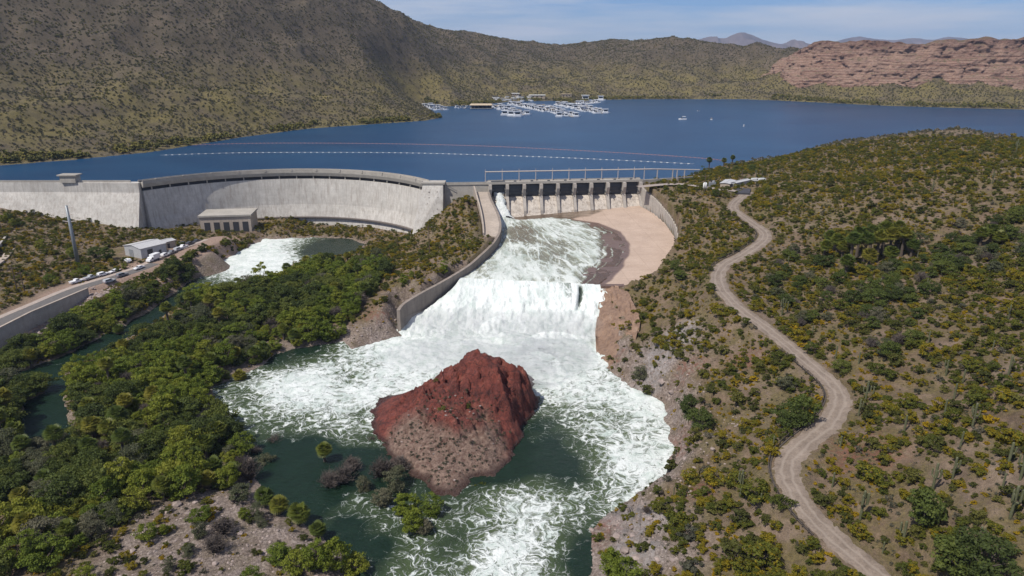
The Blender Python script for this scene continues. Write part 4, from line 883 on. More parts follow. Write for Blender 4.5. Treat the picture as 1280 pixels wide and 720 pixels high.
building('workshop', P(157, 319, zy), P(177.5, 323.7, zy), P(198, 313.5, zy), zy, 4.6, 1.0, M_TIN, M_ROOF, 'pale tin workshop with a low gable roof beside parked vehicles', 'workshop', [('s', 3.0, 2.6, 3.6, M_DOOR), ('s', 8.5, 1.2, 2.2, M_DOOR), ('f', 3.4, 3.2, 3.4, M_GREY)])
building('storage_shed', P(199, 309, zy), P(208, 311, zy), P(215, 307, zy), zy, 3.2, .5, M_BEIGE, M_ROOF, 'small beige storage shed behind the tin workshop', 'shed', [('s', .8, 1.2, 2.2, M_DOOR)])
building('pump_shed', P(900, 234, 30.3), P(912, 235, 30.3), P(913, 230, 30.3), 30.3, 2.1, .3, M_BEIGE, M_ROOF, 'low beige shed with a white roof above the chute', 'shed', [('s', .6, 1.4, 1.9, M_DOOR)])
building('control_shed', P(913, 234, 30.3), P(920, 235, 30.3), P(922, 229, 30.3), 30.3, 2.6, .3, M_TIN, M_ROOF, 'small white shed beside the dark sloping apron', 'shed', [('f', .5, 1.0, 1.9, M_DOOR)])
ap = [Vector(P(*q)) for q in ((920, 241, 30.4), (937, 242, 30.4), (942, 225, 31.0), (923, 224, 31.0))]
V = [tuple(p + Vector((0, 0, .25))) for p in ap] + [tuple(p - Vector((0, 0, 2))) for p in ap]
struct('apron', MB().add(V, [(0, 1, 2, 3), (0, 4, 5, 1), (1, 5, 6, 2), (2, 6, 7, 3), (3, 7, 4, 0)]).mesh('apron'), plain('dark_asphalt', (.045, .043, .052), .8), 'dark asphalt apron where the dirt road starts')
x, y, z = P(881, 236, 30.0); tk = empty('water_tank', (x, y, z)); tag(tk, 'upright white water tank beside the wooden pole', 'tank')
MB().tube([(0, 0, -.5), (0, 0, 2.9), (0, 0, 3.3)], [.95, .95, .4], 14).build('shell', M_WHITE_P, tk, sm=True); MB().tube([(0, 0, 3.3), (0, 0, 3.6)], .3, 8).build('hatch', M_GREY, tk)
x, y, z = P(890, 233, 30.0); tk = empty('generator', (x, y, z)); tag(tk, 'dark grey machine unit behind the white tank', 'generator')
MB().box(-1.6, 1.6, -1, 1, -.3, 2.2).build('cabinet', M_GREY, tk); MB().tube([(-.6, 0, 2.2), (-.6, 0, 3.4)], .3, 8).build('stack', M_DOOR, tk); MB().tube([(.6, -.2, 2.2), (.6, -.3, 3.0)], [.9, .6], 10).build('hood', M_GREY, tk)
for (px0, lab) in ((862, 'abutment roadway'),):
    rd = [P(798, 234, 29.6), P(830, 231, 29.8), P(860, 231, 30), P(900, 238, 30.1), P(925, 240, 30.3)]
    ribbon('abutment_road', [Vector(p) for p in rd], (-2.4, -1, 1, 2.4), .25, plain('abutment_paving', (.30, .25, .22), .9), 'pale service road on the abutment beside the gates')
strip('abutment_wall', [(69.6, 371, .2, -.98), (78, 374, .2, -.98), (92, 379, .3, -.95), (108, 383, .3, -.95)], [(-.5, 24), (-.5, 30.6), (.5, 30.6), (.5, 24)], M_CREST)
tag(bpy.data.objects['abutment_wall'], 'low concrete wall running from the gates to the right abutment', 'wall')

# ------------------------------------------------------------------ vehicles
M_GLASS = plain('car_glass', (.02, .025, .03), .12); M_TYRE = plain('tyre', (.02, .02, .02), .85); M_RIM = plain('rim', (.4, .4, .4), .4, .6); M_LAMP = plain('lamp', (.75, .75, .7), .3); M_TAIL = plain('tail_lamp', (.3, .02, .02), .4)
def wheel_mesh():
    return MB().tube([(0, -.14, 0), (0, .14, 0)], .39, 12).mesh('tyre'), MB().tube([(0, -.155, 0), (0, .155, 0)], .22, 8).mesh('rim')
TYRE, RIM = wheel_mesh()
def side_body(prof, hw, inset=0):
    n = len(prof); return MB().add([(x, -hw + (inset if z > 1.2 else 0), z) for x, z in prof] + [(x, hw - (inset if z > 1.2 else 0), z) for x, z in prof], [tuple(range(n)), tuple(range(2 * n - 1, n - 1, -1))] + [(i, i + n, (i + 1) % n + n, (i + 1) % n) for i in range(n)])
SHAPES = {}
def vehicle_meshes(kind):
    if kind in SHAPES: return SHAPES[kind]
    d = {}
    if kind == 'pickup':
        d['body'] = side_body([(-2.8, .5), (-2.85, 1.05), (-.85, 1.08), (1.1, 1.1), (2.7, 1.0), (2.85, .75), (2.8, .42)], .95).mesh('body')
        d['cab'] = side_body([(-.9, 1.05), (-.75, 1.78), (.35, 1.8), (1.25, 1.08)], .88, .1).mesh('cab')
        d['bed_side'] = MB().box(-2.85, -.9, -.95, -.85, 1.06, 1.22).box(-2.85, -.9, .85, .95, 1.06, 1.22).box(-2.87, -2.77, -.85, .85, 1.06, 1.22).mesh('bed_side')
        d['window'] = [MB().add([(.42, -.74, 1.70), (1.16, -.82, 1.16), (1.16, .82, 1.16), (.42, .74, 1.70)], [(0, 1, 2, 3)]).mesh('window')] + [MB().box(-.65, .55, s * .84 - .03, s * .84 + .03, 1.25, 1.62).mesh('window') for s in (-1, 1)]
        d['ax'] = (1.8, -1.75)
    elif kind == 'suv':
        d['body'] = side_body([(-2.3, .45), (-2.38, 1.05), (1.0, 1.08), (2.2, .98), (2.35, .7), (2.3, .42)], .93).mesh('body')
        d['cab'] = side_body([(-2.3, 1.04), (-2.1, 1.72), (.2, 1.76), (1.1, 1.06)], .88, .1).mesh('cab')
        d['window'] = [MB().add([(.28, -.72, 1.68), (1.02, -.8, 1.14), (1.02, .8, 1.14), (.28, .72, 1.68)], [(0, 1, 2, 3)]).mesh('window')] + [MB().box(-2.0, .3, s * .84 - .03, s * .84 + .03, 1.22, 1.6).mesh('window') for s in (-1, 1)]
        d['ax'] = (1.45, -1.4)
    elif kind == 'sedan':
        d['body'] = side_body([(-2.3, .4), (-2.35, .92), (.9, .95), (2.2, .85), (2.3, .6), (2.25, .38)], .9).mesh('body')
        d['cab'] = side_body([(-1.8, .9), (-1.1, 1.42), (.2, 1.44), (1.1, .92)], .82, .12).mesh('cab')
        d['window'] = [MB().add([(.3, -.66, 1.38), (1.02, -.72, 1.0), (1.02, .72, 1.0), (.3, .66, 1.38)], [(0, 1, 2, 3)]).mesh('window')] + [MB().box(-1.1, .25, s * .76 - .03, s * .76 + .03, 1.02, 1.32).mesh('window') for s in (-1, 1)]
        d['ax'] = (1.4, -1.4)
    else:
        d['body'] = side_body([(1.0, .55), (1.0, 2.2), (1.9, 2.2), (2.5, 1.5), (3.3, 1.35), (3.4, .6)], 1.05).mesh('body')
        d['cab'] = MB().box(-3.4, .85, -1.15, 1.15, .9, 3.1).mesh('cargo_box')
        d['chassis'] = MB().box(-3.4, 1.2, -.5, .5, .5, .9).mesh('chassis')
        d['window'] = [MB().add([(1.94, -.9, 2.12), (2.46, -.9, 1.56), (2.46, .9, 1.56), (1.94, .9, 2.12)], [(0, 1, 2, 3)]).mesh('window')] + [MB().box(1.2, 1.9, s * 1.05 - .03, s * 1.05 + .03, 1.4, 2.0).mesh('window') for s in (-1, 1)]
        d['ax'] = (2.4, -2.2)
    d['lamp'] = MB().box(-.04, .04, -.2, .2, -.1, .1).mesh('headlight'); SHAPES[kind] = d; return d
def paint(name, c): return plain(name, c, .3, var=.03)
PAINTS = {'white': paint('white_car_paint', (.72, .72, .73)), 'silver': paint('silver_car_paint', (.42, .43, .45)), 'dark': paint('dark_car_paint', (.06, .065, .08)), 'grey': paint('grey_car_paint', (.2, .21, .23))}
def vehicle(kind, px, py, colr, label, flip=False, turn=0):
    x, y, _ = P(px, py, 6.9); z = max(gz(x, y), 0); dd, par = seg_dist(np.array([x]), np.array([y]), PAVED, False); i = int(par[0]); a, b = PAVED[max(i - 1, 0)], PAVED[min(i + 2, len(PAVED) - 1)]
    ang = math.atan2(b[1] - a[1], b[0] - a[0]) + (math.pi if flip else 0) + R(turn)
    if dd[0] < 3.0: z = max(z, float(PAVED[i][2])) + .07
    d = vehicle_meshes(kind); t = empty({'pickup': 'pickup_truck', 'suv': 'parked_suv', 'sedan': 'parked_car', 'truck': 'box_truck'}[kind], (x, y, z), ang)
    tag(t, label, {'pickup': 'pickup', 'suv': 'suv', 'sedan': 'car', 'truck': 'truck'}[kind], 'vehicles parked beside the paved road')
    m = PAINTS[colr]
    def lk_(nm, me, mat): o = bpy.data.objects.new(nm, me); COL.objects.link(o); o.parent = t; o.data.materials.append(mat) if not me.materials else None; o.material_slots[0].link = 'OBJECT'; o.material_slots[0].material = mat; return o
    lk_('body', d['body'], m); lk_('cargo_box' if kind == 'truck' else 'cab', d['cab'], PAINTS['white'] if kind == 'truck' else m)
    if 'bed_side' in d: lk_('bed_side', d['bed_side'], m)
    if 'chassis' in d: lk_('chassis', d['chassis'], M_TYRE)
    for w_ in d['window']: lk_('window', w_, M_GLASS)
    w0 = 1.0 if kind == 'truck' else .86; xf = max(v.co.x for v in d['body'].vertices); xb = -3.4 if kind == 'truck' else min(v.co.x for v in d['body'].vertices)
    for ax in d['ax']:
        for s in (-1, 1): wv = lk_('wheel', TYRE, M_TYRE); wv.location = (ax, s * w0, .39); rv = bpy.data.objects.new('rim', RIM); COL.objects.link(rv); rv.parent = wv; RIM.materials.append(M_RIM) if not RIM.materials else None
    for s in (-1, 1):
        h = lk_('headlight', d['lamp'], M_LAMP); h.location = (xf - .03, s * .6, .78); h = lk_('tail_light', d['lamp'], M_TAIL); h.location = (xb + .02, s * .65, .85)
for v in [('pickup', 96, 351.5, 'white', 'white pickup parked nearest the retaining wall, end of the row', False), ('pickup', 114, 347.5, 'silver', 'silver pickup second in the roadside row', False), ('suv', 129, 343.5, 'white', 'white wagon third in the roadside row beside yellow shrubs', False),
          ('sedan', 143, 339, 'white', 'low white car fourth in the roadside row', True), ('suv', 137, 352, 'silver', 'silver van-like car alone on the river side of the road', False), ('suv', 153, 345, 'grey', 'grey wagon on the river side ahead of the silver one', False),
          ('sedan', 174, 336.5, 'white', 'white car standing alone on the road below the workshop', True), ('suv', 160.5, 328.5, 'white', 'white wagon parked against the workshop front', False, 60), ('truck', 192, 327, 'white', 'white box truck on the road beside the workshop', True),
          ('suv', 207, 321.5, 'white', 'white wagon parked just behind the box truck', False), ('pickup', 215, 318, 'grey', 'grey pickup second behind the box truck', False), ('suv', 223, 314, 'silver', 'silver wagon third behind the box truck', False), ('pickup', 229, 311, 'white', 'white pickup fourth behind the box truck', False),
          ('suv', 238, 307, 'dark', 'dark wagon farthest but one along the road', False), ('pickup', 246, 303, 'dark', 'dark pickup farthest along the road', False), ('suv', 226, 304, 'dark', 'dark wagon on the far side of the road behind the beige shed', True)]: vehicle(*v)
for px, lab in ((944, 'white van parked left of its twin by the apron'), (953, 'white van parked farther along by the hillside shrubs')):
    x, y, z = hit(px, 227); d = vehicle_meshes('truck'); t = empty('parked_van', (x, y, z), R(10)); tag(t, lab, 'van', 'vans by the dark apron'); t.scale = (.8, .8, .8)
    MB().add(*[(lambda b: (b.v, b.f))(side_body([(-2.6, .45), (-2.65, 2.2), (1.2, 2.25), (1.9, 1.3), (2.6, 1.1), (2.65, .5)], 1.0))][0]).build('body', PAINTS['white'], t)
    for s in (-1, 1): MB().box(.5, 1.2, s - .03, s + .03, 1.3, 1.9).build('window', M_GLASS, t)
    for ax in (-1.7, 1.7):
        for s in (-1, 1): link('wheel', TYRE, None, t, (ax, s * .95, .39))

# ------------------------------------------------------------------ lake: booms, marina, boats
def boom(name, pts, mat, cmat, rad, gap, label):
    t = empty(name, (0, 0, LAKE)); tag(t, label, 'boom'); q = smooth_line([Vector(P(x, y, LAKE)) - Vector((0, 0, LAKE)) for x, y in pts], 40)
    MB().tube([(a[0], a[1], .06) for a in q], rad * .35, 5).build('cable', cmat, t); mb = MB(); acc = 0
    for a, b in zip(q, q[1:]):
        d = Vector(b) - Vector(a); acc += d.length
        if acc > gap: acc = 0; n = d.normalized(); mb.tube([tuple(Vector(a) + n * -.0), tuple(Vector(a) + n * min(gap * .45, 1.5))], rad, 6)
    o = mb.build('float', mat, t); o['kind'] = 'stuff'
M_BUOY = plain('white_float', (.5, .5, .5), .5); M_REDF = plain('red_float', (.24, .10, .10), .6)
boom('red_boom', [(200, 183), (300, 179.5), (400, 179), (500, 180), (600, 182.5), (700, 187), (800, 192.5), (880, 198), (905, 201)], M_REDF, M_REDF, .34, 2.4, 'long red float boom across the lake')
boom('white_buoy_line', [(200, 194), (300, 191), (400, 190.5), (500, 191), (600, 193.5), (700, 197), (800, 201.5), (868, 205)], M_BUOY, M_GREY, .24, 4.0, 'line of white floats nearer the dam')
M_HULL = plain('boat_white', (.72, .73, .75), .4); M_BLUEC = plain('boat_canvas_blue', (.05, .09, .2), .8); M_TAN = plain('boat_canvas_tan', (.45, .36, .25), .8); M_DOCK = plain('dock_wood', (.35, .32, .29), .9)
hullp = [(-1, -.32), (.45, -.34), (.8, -.2), (1, 0), (.8, .2), (.45, .34), (-1, .32)]
def hull_mesh():
    n = 7; return MB().add([(x * .92, y * .8, -.25) for x, y in hullp] + [(x, y, .28) for x, y in hullp], [tuple(range(n))[::-1], tuple(range(n, 2 * n))] + [(i, (i + 1) % n, (i + 1) % n + n, i + n) for i in range(n)]).mesh('hull')
HULL = hull_mesh(); CABIN = MB().box(-.75, .35, -.26, .26, .28, .95, .04).mesh('cabin'); CROOF = MB().box(-.92, .5, -.32, .32, .96, 1.02).mesh('roof'); SCREEN = MB().box(.05, .35, -.22, .22, .28, .5, .06).mesh('windscreen'); CANV = MB().box(-.8, .1, -.28, .28, .75, .8, .02).mesh('canopy'); BPOST = MB().box(-.75, -.72, -.25, .25, .28, .75).box(.03, .06, -.25, .25, .28, .75).mesh('canopy_frame'); CWIN = MB().box(-.65, .25, -.265, .265, .5, .8).mesh('window')
for m_, mm in ((HULL, M_HULL), (CABIN, M_HULL), (CROOF, M_HULL), (SCREEN, M_GLASS), (BPOST, M_GREY), (CWIN, M_GLASS)): m_.materials.append(mm)
CANVS = [CANV, CANV.copy(), CANV.copy()]; [m_.materials.append(c_) for m_, c_ in zip(CANVS, (M_BLUEC, M_TAN, M_HULL))]
rnd = random.Random(11); NB = {}
ORD = lambda n: f"{n}{'th' if 10 <= n % 100 <= 20 else {1: 'st', 2: 'nd', 3: 'rd'}.get(n % 10, 'th')}"
def boat(px, py, L, kind, rz, label, group='boats moored at the marina'):
    x, y, _ = P(px, py, LAKE); t = empty({'h': 'houseboat', 's': 'speedboat'}[kind], (x, y, LAKE + .05), rz); tag(t, label, 'boat', group); t.scale = (L / 2,) * 3
    link('hull', HULL, None, t)
    if kind == 'h': c_ = link('cabin', CABIN, None, t); link('window', CWIN, None, c_); link('roof', CROOF, None, t)
    else: link('windscreen', SCREEN, None, t); link('canopy', CANVS[rnd.randrange(3)], None, t); link('canopy_frame', BPOST, None, t)
    return t
docks = [((532, 132.5), (553, 138)), ((573, 134.5), (582, 135.5)), ((618, 133), (655, 144)), ((640, 130), (688, 140)), ((672, 133), (716, 146.5)), ((700, 131), (740, 140)), ((722, 133), (753, 142)), ((722, 131), (745, 128))]
bi = 0; dn = ['the point by the shore trees', 'the covered slip', 'the first long dock', 'the second long dock', 'the third long dock', 'the fourth long dock', 'the outermost dock', 'the shore landing']
for di, (a, b) in enumerate(docks):
    A, B = Vector(P(*a, LAKE)), Vector(P(*b, LAKE)); d = B - A; L = d.length; t = empty('dock', A, math.atan2(d.y, d.x)); tag(t, f'floating wooden dock at {dn[di]}', 'dock', 'marina docks')
    MB().box(0, L, -.9, .9, .1, .55).build('deck', M_DOCK, t)
    for k in range(int(L / 12) + 1): MB().tube([(k * 12, 1.1, -3), (k * 12, 1.1, 2.2)], .18, 6).build('pile', M_GREY, t)
    n = max(2, int(L / 7.5)); cnt = 0
    for k in range(n):
        for s in (-1, 1):
            if rnd.random() < .12: continue
            cnt += 1; p = A + d * ((k + .5) / n) + Vector((-d.y, d.x, 0)).normalized() * s * 6.0; px_, py_, _ = PIX(p.x, p.y, LAKE); L_ = rnd.uniform(7, 11); kd = 'h' if rnd.random() < .5 else 's'
            boat(px_, py_, L_, kd, math.atan2(d.y, d.x) + s * math.pi / 2 + rnd.uniform(-.08, .08), f"{'white cabin boat' if kd == 'h' else 'open motor boat with canopy'}, {ORD(cnt)} berth counted along {dn[di]}")
for k, (px_, py_, L_) in enumerate(((733, 126.5, 19), (752, 125.8, 15), (640, 145.3, 12), (648, 146, 13), (632, 144.5, 12), (700, 146.3, 11))):
    boat(px_, py_, L_, 'h', rnd.uniform(-.2, .2), ['largest white houseboat near the shore landing', 'white houseboat lying apart at the far end of the marina', 'middle of three houseboats at the end of the first long dock', 'houseboat farthest out at the first long dock', 'houseboat closest to the covered slip', 'cabin boat at the tip of the third long dock'][k])
boat(853, 149.5, 9, 's', R(178), 'small white motor boat alone on open water', 'boats under way on the lake'); boat(889, 149.8, 5, 's', R(90), 'tiny white boat out beyond the lone motor boat', 'boats under way on the lake'); boat(930, 157.8, 4, 's', R(60), 'tiny white boat closest to the right hill', 'boats under way on the lake'); boat(873, 139, 4, 's', R(20), 'tiny white boat near the far shore', 'boats under way on the lake')
cs = empty('covered_slip', P(588, 135.5, LAKE)); tag(cs, 'floating slip with a broad pale roof over dark berths', 'boathouse')
MB().box(0, 30, -9, 9, 4.4, 4.8).add([(-1, -10, 4.8), (31, -10, 4.8), (31, 10, 4.8), (-1, 10, 4.8), (1, 0, 6.6), (29, 0, 6.6)], [(0, 1, 5, 4), (1, 2, 5), (2, 3, 4, 5), (3, 0, 4)]).build('roof', M_TAN, cs); MB().box(0, 30, -9, 9, .1, .5).build('deck', M_DOCK, cs)
for k in range(6):
    for s in (-8.6, 8.6): MB().box(k * 5.8 + .3, k * 5.8 + .6, s - .15, s + .15, .5, 4.4).build('post', M_GREY, cs)
MB().box(1, 29, 6, 8.2, .5, 4.3).build('back_wall', M_DOOR, cs)
for k, (x0, y0, w_, dd, h, lab) in enumerate(((662, 123.4, 26, 10, 3.5, 'long low marina building with a white roof on the shore'), (702, 122.3, 17, 9, 3.5, 'smaller tan marina building beside the long one'), (640, 121, 12, 8, 3, 'small flat building behind the parked boats'))):
    a = hit(x0, y0 - 1.5); t = empty('marina_building', a); tag(t, lab, 'building', 'marina buildings'); MB().box(0, w_, 0, dd, -2, h).build('wall', M_BEIGE, t); MB().box(-.8, w_ + .8, -.8, dd + .8, h + .002, h + .5).build('roof', M_WHITE_P if k != 1 else M_TAN, t)
    for j in range(3): MB().box(w_ * (.15 + .28 * j), w_ * (.28 + .28 * j), -.05, .05, 1, 2.2).build('window', M_GLASS, t)
for k in range(40):
    px_, py_ = rnd.uniform(618, 668), rnd.uniform(121.5, 127.5); x, y, z = hit(px_, py_)
    if z < LAKE + .05: continue
    t = empty('trailered_boat', (x, y, z + .6), rnd.uniform(-.4, .4)); t.scale = (3.6,) * 3; tag(t, f'{ORD(k + 1)} boat on a trailer along the parking rows behind the docks', 'boat', 'boats parked ashore'); link('hull', HULL, None, t); link('canopy', CANVS[k % 3], None, t); link('canopy_frame', BPOST, None, t)

# ------------------------------------------------------------------ plants
def leaf_mat(name, cols, rough=.75, trans=.36, flower=None, fl_amt=.5):
    m = NT(name).set(Roughness=rough, Specular_IOR_Level=.25)
    rnd_ = m.objrand(); tcn = m.n('ShaderNodeTexCoord').outputs['Object']
    n = m.noise(1.1, 3, .6, vec=tcn)
    v = m.math('ADD', m.math('MULTIPLY', rnd_, .75), m.math('MULTIPLY', m.math('SUBTRACT', n, .5), .9), clamp=True)
    k = len(cols); col = m.ramp(v, [((i + .3) / k, c) for i, c in enumerate(cols)])
    if flower:
        fn = m.noise(2.6, 2, .5, vec=tcn); th = m.math('ADD', fn, m.math('MULTIPLY', m.math('SUBTRACT', rnd_, .5), .35))
        col = m.mix(m.ramp(th, [(.62 - fl_amt * .3, 0), (.68 - fl_amt * .3, 1)]), col, flower)
    m.color(col)
    if trans:
        tr = m.n('ShaderNodeBsdfTranslucent'); m.l(col, tr.inputs[0]); ms = m.n('ShaderNodeMixShader'); ms.inputs[0].default_value = trans
        m.l(m.b.outputs[0], ms.inputs[1]); m.l(tr.outputs[0], ms.inputs[2]); m.l(ms.outputs[0], m.out.inputs[0])
    return m.m
M_BARK = plain('bark', (.09, .07, .055), .95)
LM = {
 'far0': leaf_mat('far_creosote', [(0.077, 0.077, 0.036), (0.105, 0.098, 0.048), (0.133, 0.119, 0.063)], trans=.15), 'far1': leaf_mat('far_palo_verde', [(0.119, 0.115, 0.031), (0.161, 0.147, 0.036), (0.21, 0.175, 0.042)], trans=.15), 'far2': leaf_mat('far_sage', [(0.105, 0.095, 0.067), (0.14, 0.123, 0.09), (0.175, 0.147, 0.112)], trans=.15),
 'mesquite': leaf_mat('mesquite_leaves', [(.060, .080, .020), (.095, .122, .026), (.145, .160, .032)]),
 'willow': leaf_mat('willow_leaves', [(.115, .155, .020), (.17, .205, .024), (.23, .235, .030)]),
 'tamarisk': leaf_mat('tamarisk_leaves', [(.095, .105, .055), (.135, .135, .078), (.175, .16, .105)]),
 'bare': leaf_mat('bare_twigs', [(.075, .060, .052), (.10, .082, .072), (.13, .105, .09)], trans=0),
 'paloverde': leaf_mat('palo_verde_leaves', [(.085, .100, .016), (.135, .140, .018), (.20, .175, .020)], flower=(.24, .18, .010), fl_amt=.25),
 'creosote': leaf_mat('creosote_leaves', [(.068, .074, .018), (.108, .110, .024), (.145, .136, .032)]),
 'brittle': leaf_mat('brittlebush_leaves', [(0.09, 0.093, 0.027), (0.1575, 0.135, 0.021), (0.24, 0.1725, 0.015)], flower=(.36, .24, .008), fl_amt=.8),
 'sage': leaf_mat('sage_leaves', [(0.075, 0.078, 0.051), (0.1125, 0.108, 0.075), (0.15, 0.135, 0.0975)]),
 'cane': leaf_mat('cane_leaves', [(0.0825, 0.1125, 0.018), (0.1275, 0.1425, 0.021), (0.1725, 0.1575, 0.027)]),
 'palm': leaf_mat('palm_fronds', [(.085, .115, .024), (.13, .15, .026), (.21, .19, .03)], rough=.5),
 'skirt': plain('dead_fronds', (.17, .115, .06), .95), 'cactus': None}
mc = NT('saguaro_skin').set(Roughness=.7); mc.color(mc.ramp(mc.noise(1.5, 3), [(.3, (.075, .082, .038)), (.7, (.125, .125, .065))])); LM['cactus'] = mc.m

def crown_mesh(name, seed, rx, h, z0, nclump, per, leaf, fill=.5, flat=1.0):
    r = np.random.default_rng(seed); P_, N_ = [], []
    for c_ in range(nclump):
        a = r.uniform(0, 2 * math.pi); zz = r.uniform(-1, 1) ; rad = math.sqrt(max(0, 1 - zz * zz * .92)) * (r.uniform(fill, 1.0)) * r.uniform(.8, 1.12)
        cen = np.array([math.cos(a) * rad * rx, math.sin(a) * rad * rx, z0 + (h - z0) * (.5 + .5 * zz * r.uniform(.75, 1.05))])
        cr_ = rx * r.uniform(.22, .40); k = int(per * r.uniform(.6, 1.3))
        d = r.normal(size=(k, 3)); d /= np.linalg.norm(d, axis=1)[:, None] + 1e-9; d[:, 2] = np.abs(d[:, 2]) * .9 - .25
        P_.append(cen + d * cr_ * r.uniform(.45, 1.0, (k, 1)) * np.array([1, 1, .75 * flat])); N_.append(d)
    p = np.concatenate(P_); n = np.concatenate(N_) + r.normal(size=p.shape) * .55; n[:, 2] += .25; n /= np.linalg.norm(n, axis=1)[:, None]
    p[:, 2] = np.maximum(p[:, 2], .05)
    t = np.cross(n, r.normal(size=n.shape)); t /= np.linalg.norm(t, axis=1)[:, None] + 1e-9; b = np.cross(n, t)
    s = leaf * r.uniform(.55, 1.35, (len(p), 1)); w = s * r.uniform(.45, .9, (len(p), 1))
    V = np.stack([p - t * s, p - b * w, p + t * s, p + b * w], 1).reshape(-1, 3)
    return mesh_np(name, V, np.arange(len(V)).reshape(-1, 4))
def trunk_mesh(name, seed, h, rad, spread, limbs=4):
    r = random.Random(seed); mb = MB(); mb.tube([(0, 0, -.6), (r.uniform(-.1, .1) * h, r.uniform(-.1, .1) * h, h * .35)], [rad, rad * .7], 6)
    top = Vector(mb.v[-1])
    for k in range(limbs):
        a = 2 * math.pi * k / limbs + r.uniform(-.5, .5); e = Vector((math.cos(a) * spread * .6, math.sin(a) * spread * .6, h * r.uniform(.6, .85)))
        mid = Vector((0, 0, h * .3)).lerp(e, .5) + Vector((0, 0, -.05 * h)); mb.tube([(0, 0, h * .28), mid, e], [rad * .6, rad * .4, rad * .15], 5)
    return mb.mesh(name)
def twig_mesh(name, seed, rx, h, n):
    r = random.Random(seed); mb = MB()
    for k in range(n):
        a = r.uniform(0, 6.28); e = r.uniform(.15, 1); tip = Vector((math.cos(a) * rx * e, math.sin(a) * rx * e, h * (1.05 - .55 * e * e) * r.uniform(.7, 1.05))); base = Vector((r.uniform(-.15, .15) * rx, r.uniform(-.15, .15) * rx, -.1)); mid = base.lerp(tip, .55) + Vector((r.uniform(-.2, .2), r.uniform(-.2, .2), .1)) * rx * .5
        mb.tube([base, mid, tip], [.07, .045, .015], 3, False)
        for q in range(4):
            s0 = mid.lerp(tip, r.random()); t2 = s0 + Vector((r.uniform(-1, 1), r.uniform(-1, 1), r.uniform(.1, 1))) * rx * .32; mb.tube([s0, t2], [.035, .012], 3, False)
    me = bpy.data.meshes.new(name); me.from_pydata(mb.v, [], mb.f); return me
PRO = {}
def protos(kind, name, n, **k):
    PRO[kind] = []
    for i in range(n):
        rx = k['rx'] * (1 + .12 * (i - 1)); h = k['h'] * (1 + .1 * ((i * 7) % 3 - 1))
        cm = crown_mesh('crown', hash_(kind) + i * 13, rx, h, k.get('z0', .15) * h, k['clumps'], k['per'], k['leaf'], k.get('fill', .45), k.get('flat', 1)) if kind != 'bare' else twig_mesh('crown', 40 + i, rx, h, 120)
        cm.materials.append(LM[k.get('mat', kind)])
        tm = trunk_mesh('trunk', 7 + i, h, k.get('tr', .12), rx, 4); tm.materials.append(M_BARK); PRO[kind].append((cm, tm))
def hash_(s): return sum(ord(c) * (i + 3) for i, c in enumerate(s)) % 9999
protos('mesquite', '', 4, rx=2.7, h=4.6, clumps=52, per=74, leaf=.165, tr=.2, z0=.12)
protos('willow', '', 4, rx=2.5, h=5.2, clumps=54, per=74, leaf=.165, tr=.18, z0=.08)
protos('tamarisk', '', 3, rx=2.5, h=4.0, clumps=46, per=80, leaf=.13, tr=.14, z0=.05, fill=.35)
protos('bare', '', 3, rx=2.3, h=3.0, clumps=1, per=1, leaf=.1)
protos('paloverde', '', 4, rx=1.6, h=2.4, clumps=34, per=44, leaf=.15, tr=.09, z0=.05)
protos('creosote', '', 4, rx=1.4, h=1.9, clumps=26, per=34, leaf=.16, tr=.07, z0=.03, fill=.3)
protos('brittle', '', 4, rx=1.0, h=1.0, clumps=20, per=30, leaf=.13, tr=.04, z0=.05, flat=.8)
protos('sage', '', 3, rx=1.0, h=1.0, clumps=18, per=28, leaf=.12, tr=.04, z0=.05)
protos('cane', '', 3, rx=1.9, h=3.4, clumps=36, per=40, leaf=.21, tr=.06, z0=.02)
def palm_meshes(seed, h):
    r = random.Random(seed); tr = MB().tube([(0, 0, -.6), (.08, 0, h * .5), (.12, .05, h)], [.36, .28, .24], 8).mesh('trunk'); tr.materials.append(M_BARK)
    def fans(name, n, e0, e1, L, mat, droop):
        V, F = [], []
        for k in range(n):
            a = k * 2.399 + r.uniform(-.2, .2); el = math.asin(math.sin(R(e0)) + (math.sin(R(e1)) - math.sin(R(e0))) * (k + .5) / n); d = Vector((math.cos(a) * math.cos(el), math.sin(a) * math.cos(el), math.sin(el))); side = Vector((-math.sin(a), math.cos(a), 0))
            l = L * r.uniform(.85, 1.1); p0 = Vector((.12, .05, h)); st = p0 + d * l * .45 ; m_ = 9
            for q in range(m_):                      # separate pointed leaf blades fanning from the stalk
                t = (q / (m_ - 1) - .5) * 2.6; dr = d * math.cos(t) + side * math.sin(t); tip = st + dr * l * .6 - Vector((0, 0, 1)) * droop * l * (.12 + .10 * abs(t)); mid = st + dr * l * .33; w = dr.cross(d.cross(side)).normalized() * l * .075; b = len(V)
                V += [tuple(st), tuple(mid - w), tuple(tip), tuple(mid + w)]; F.append((b, b + 1, b + 2, b + 3))
            w = side * .035; b = len(V); V += [tuple(p0 - w), tuple(p0 + w), tuple(st + w), tuple(st - w)]; F.append((b, b + 1, b + 2, b + 3))
        me = mesh_np(name, V, F); me.materials.append(mat); return me
    return tr, fans('crown', 44, -35, 88, 1.75, LM['palm'], .8), fans('dead_skirt', 22, -80, -38, 1.5, LM['skirt'], .6)
PALMS = [palm_meshes(3, 2.2), palm_meshes(8, 3.6), palm_meshes(15, 5.5), palm_meshes(21, 8.0)]
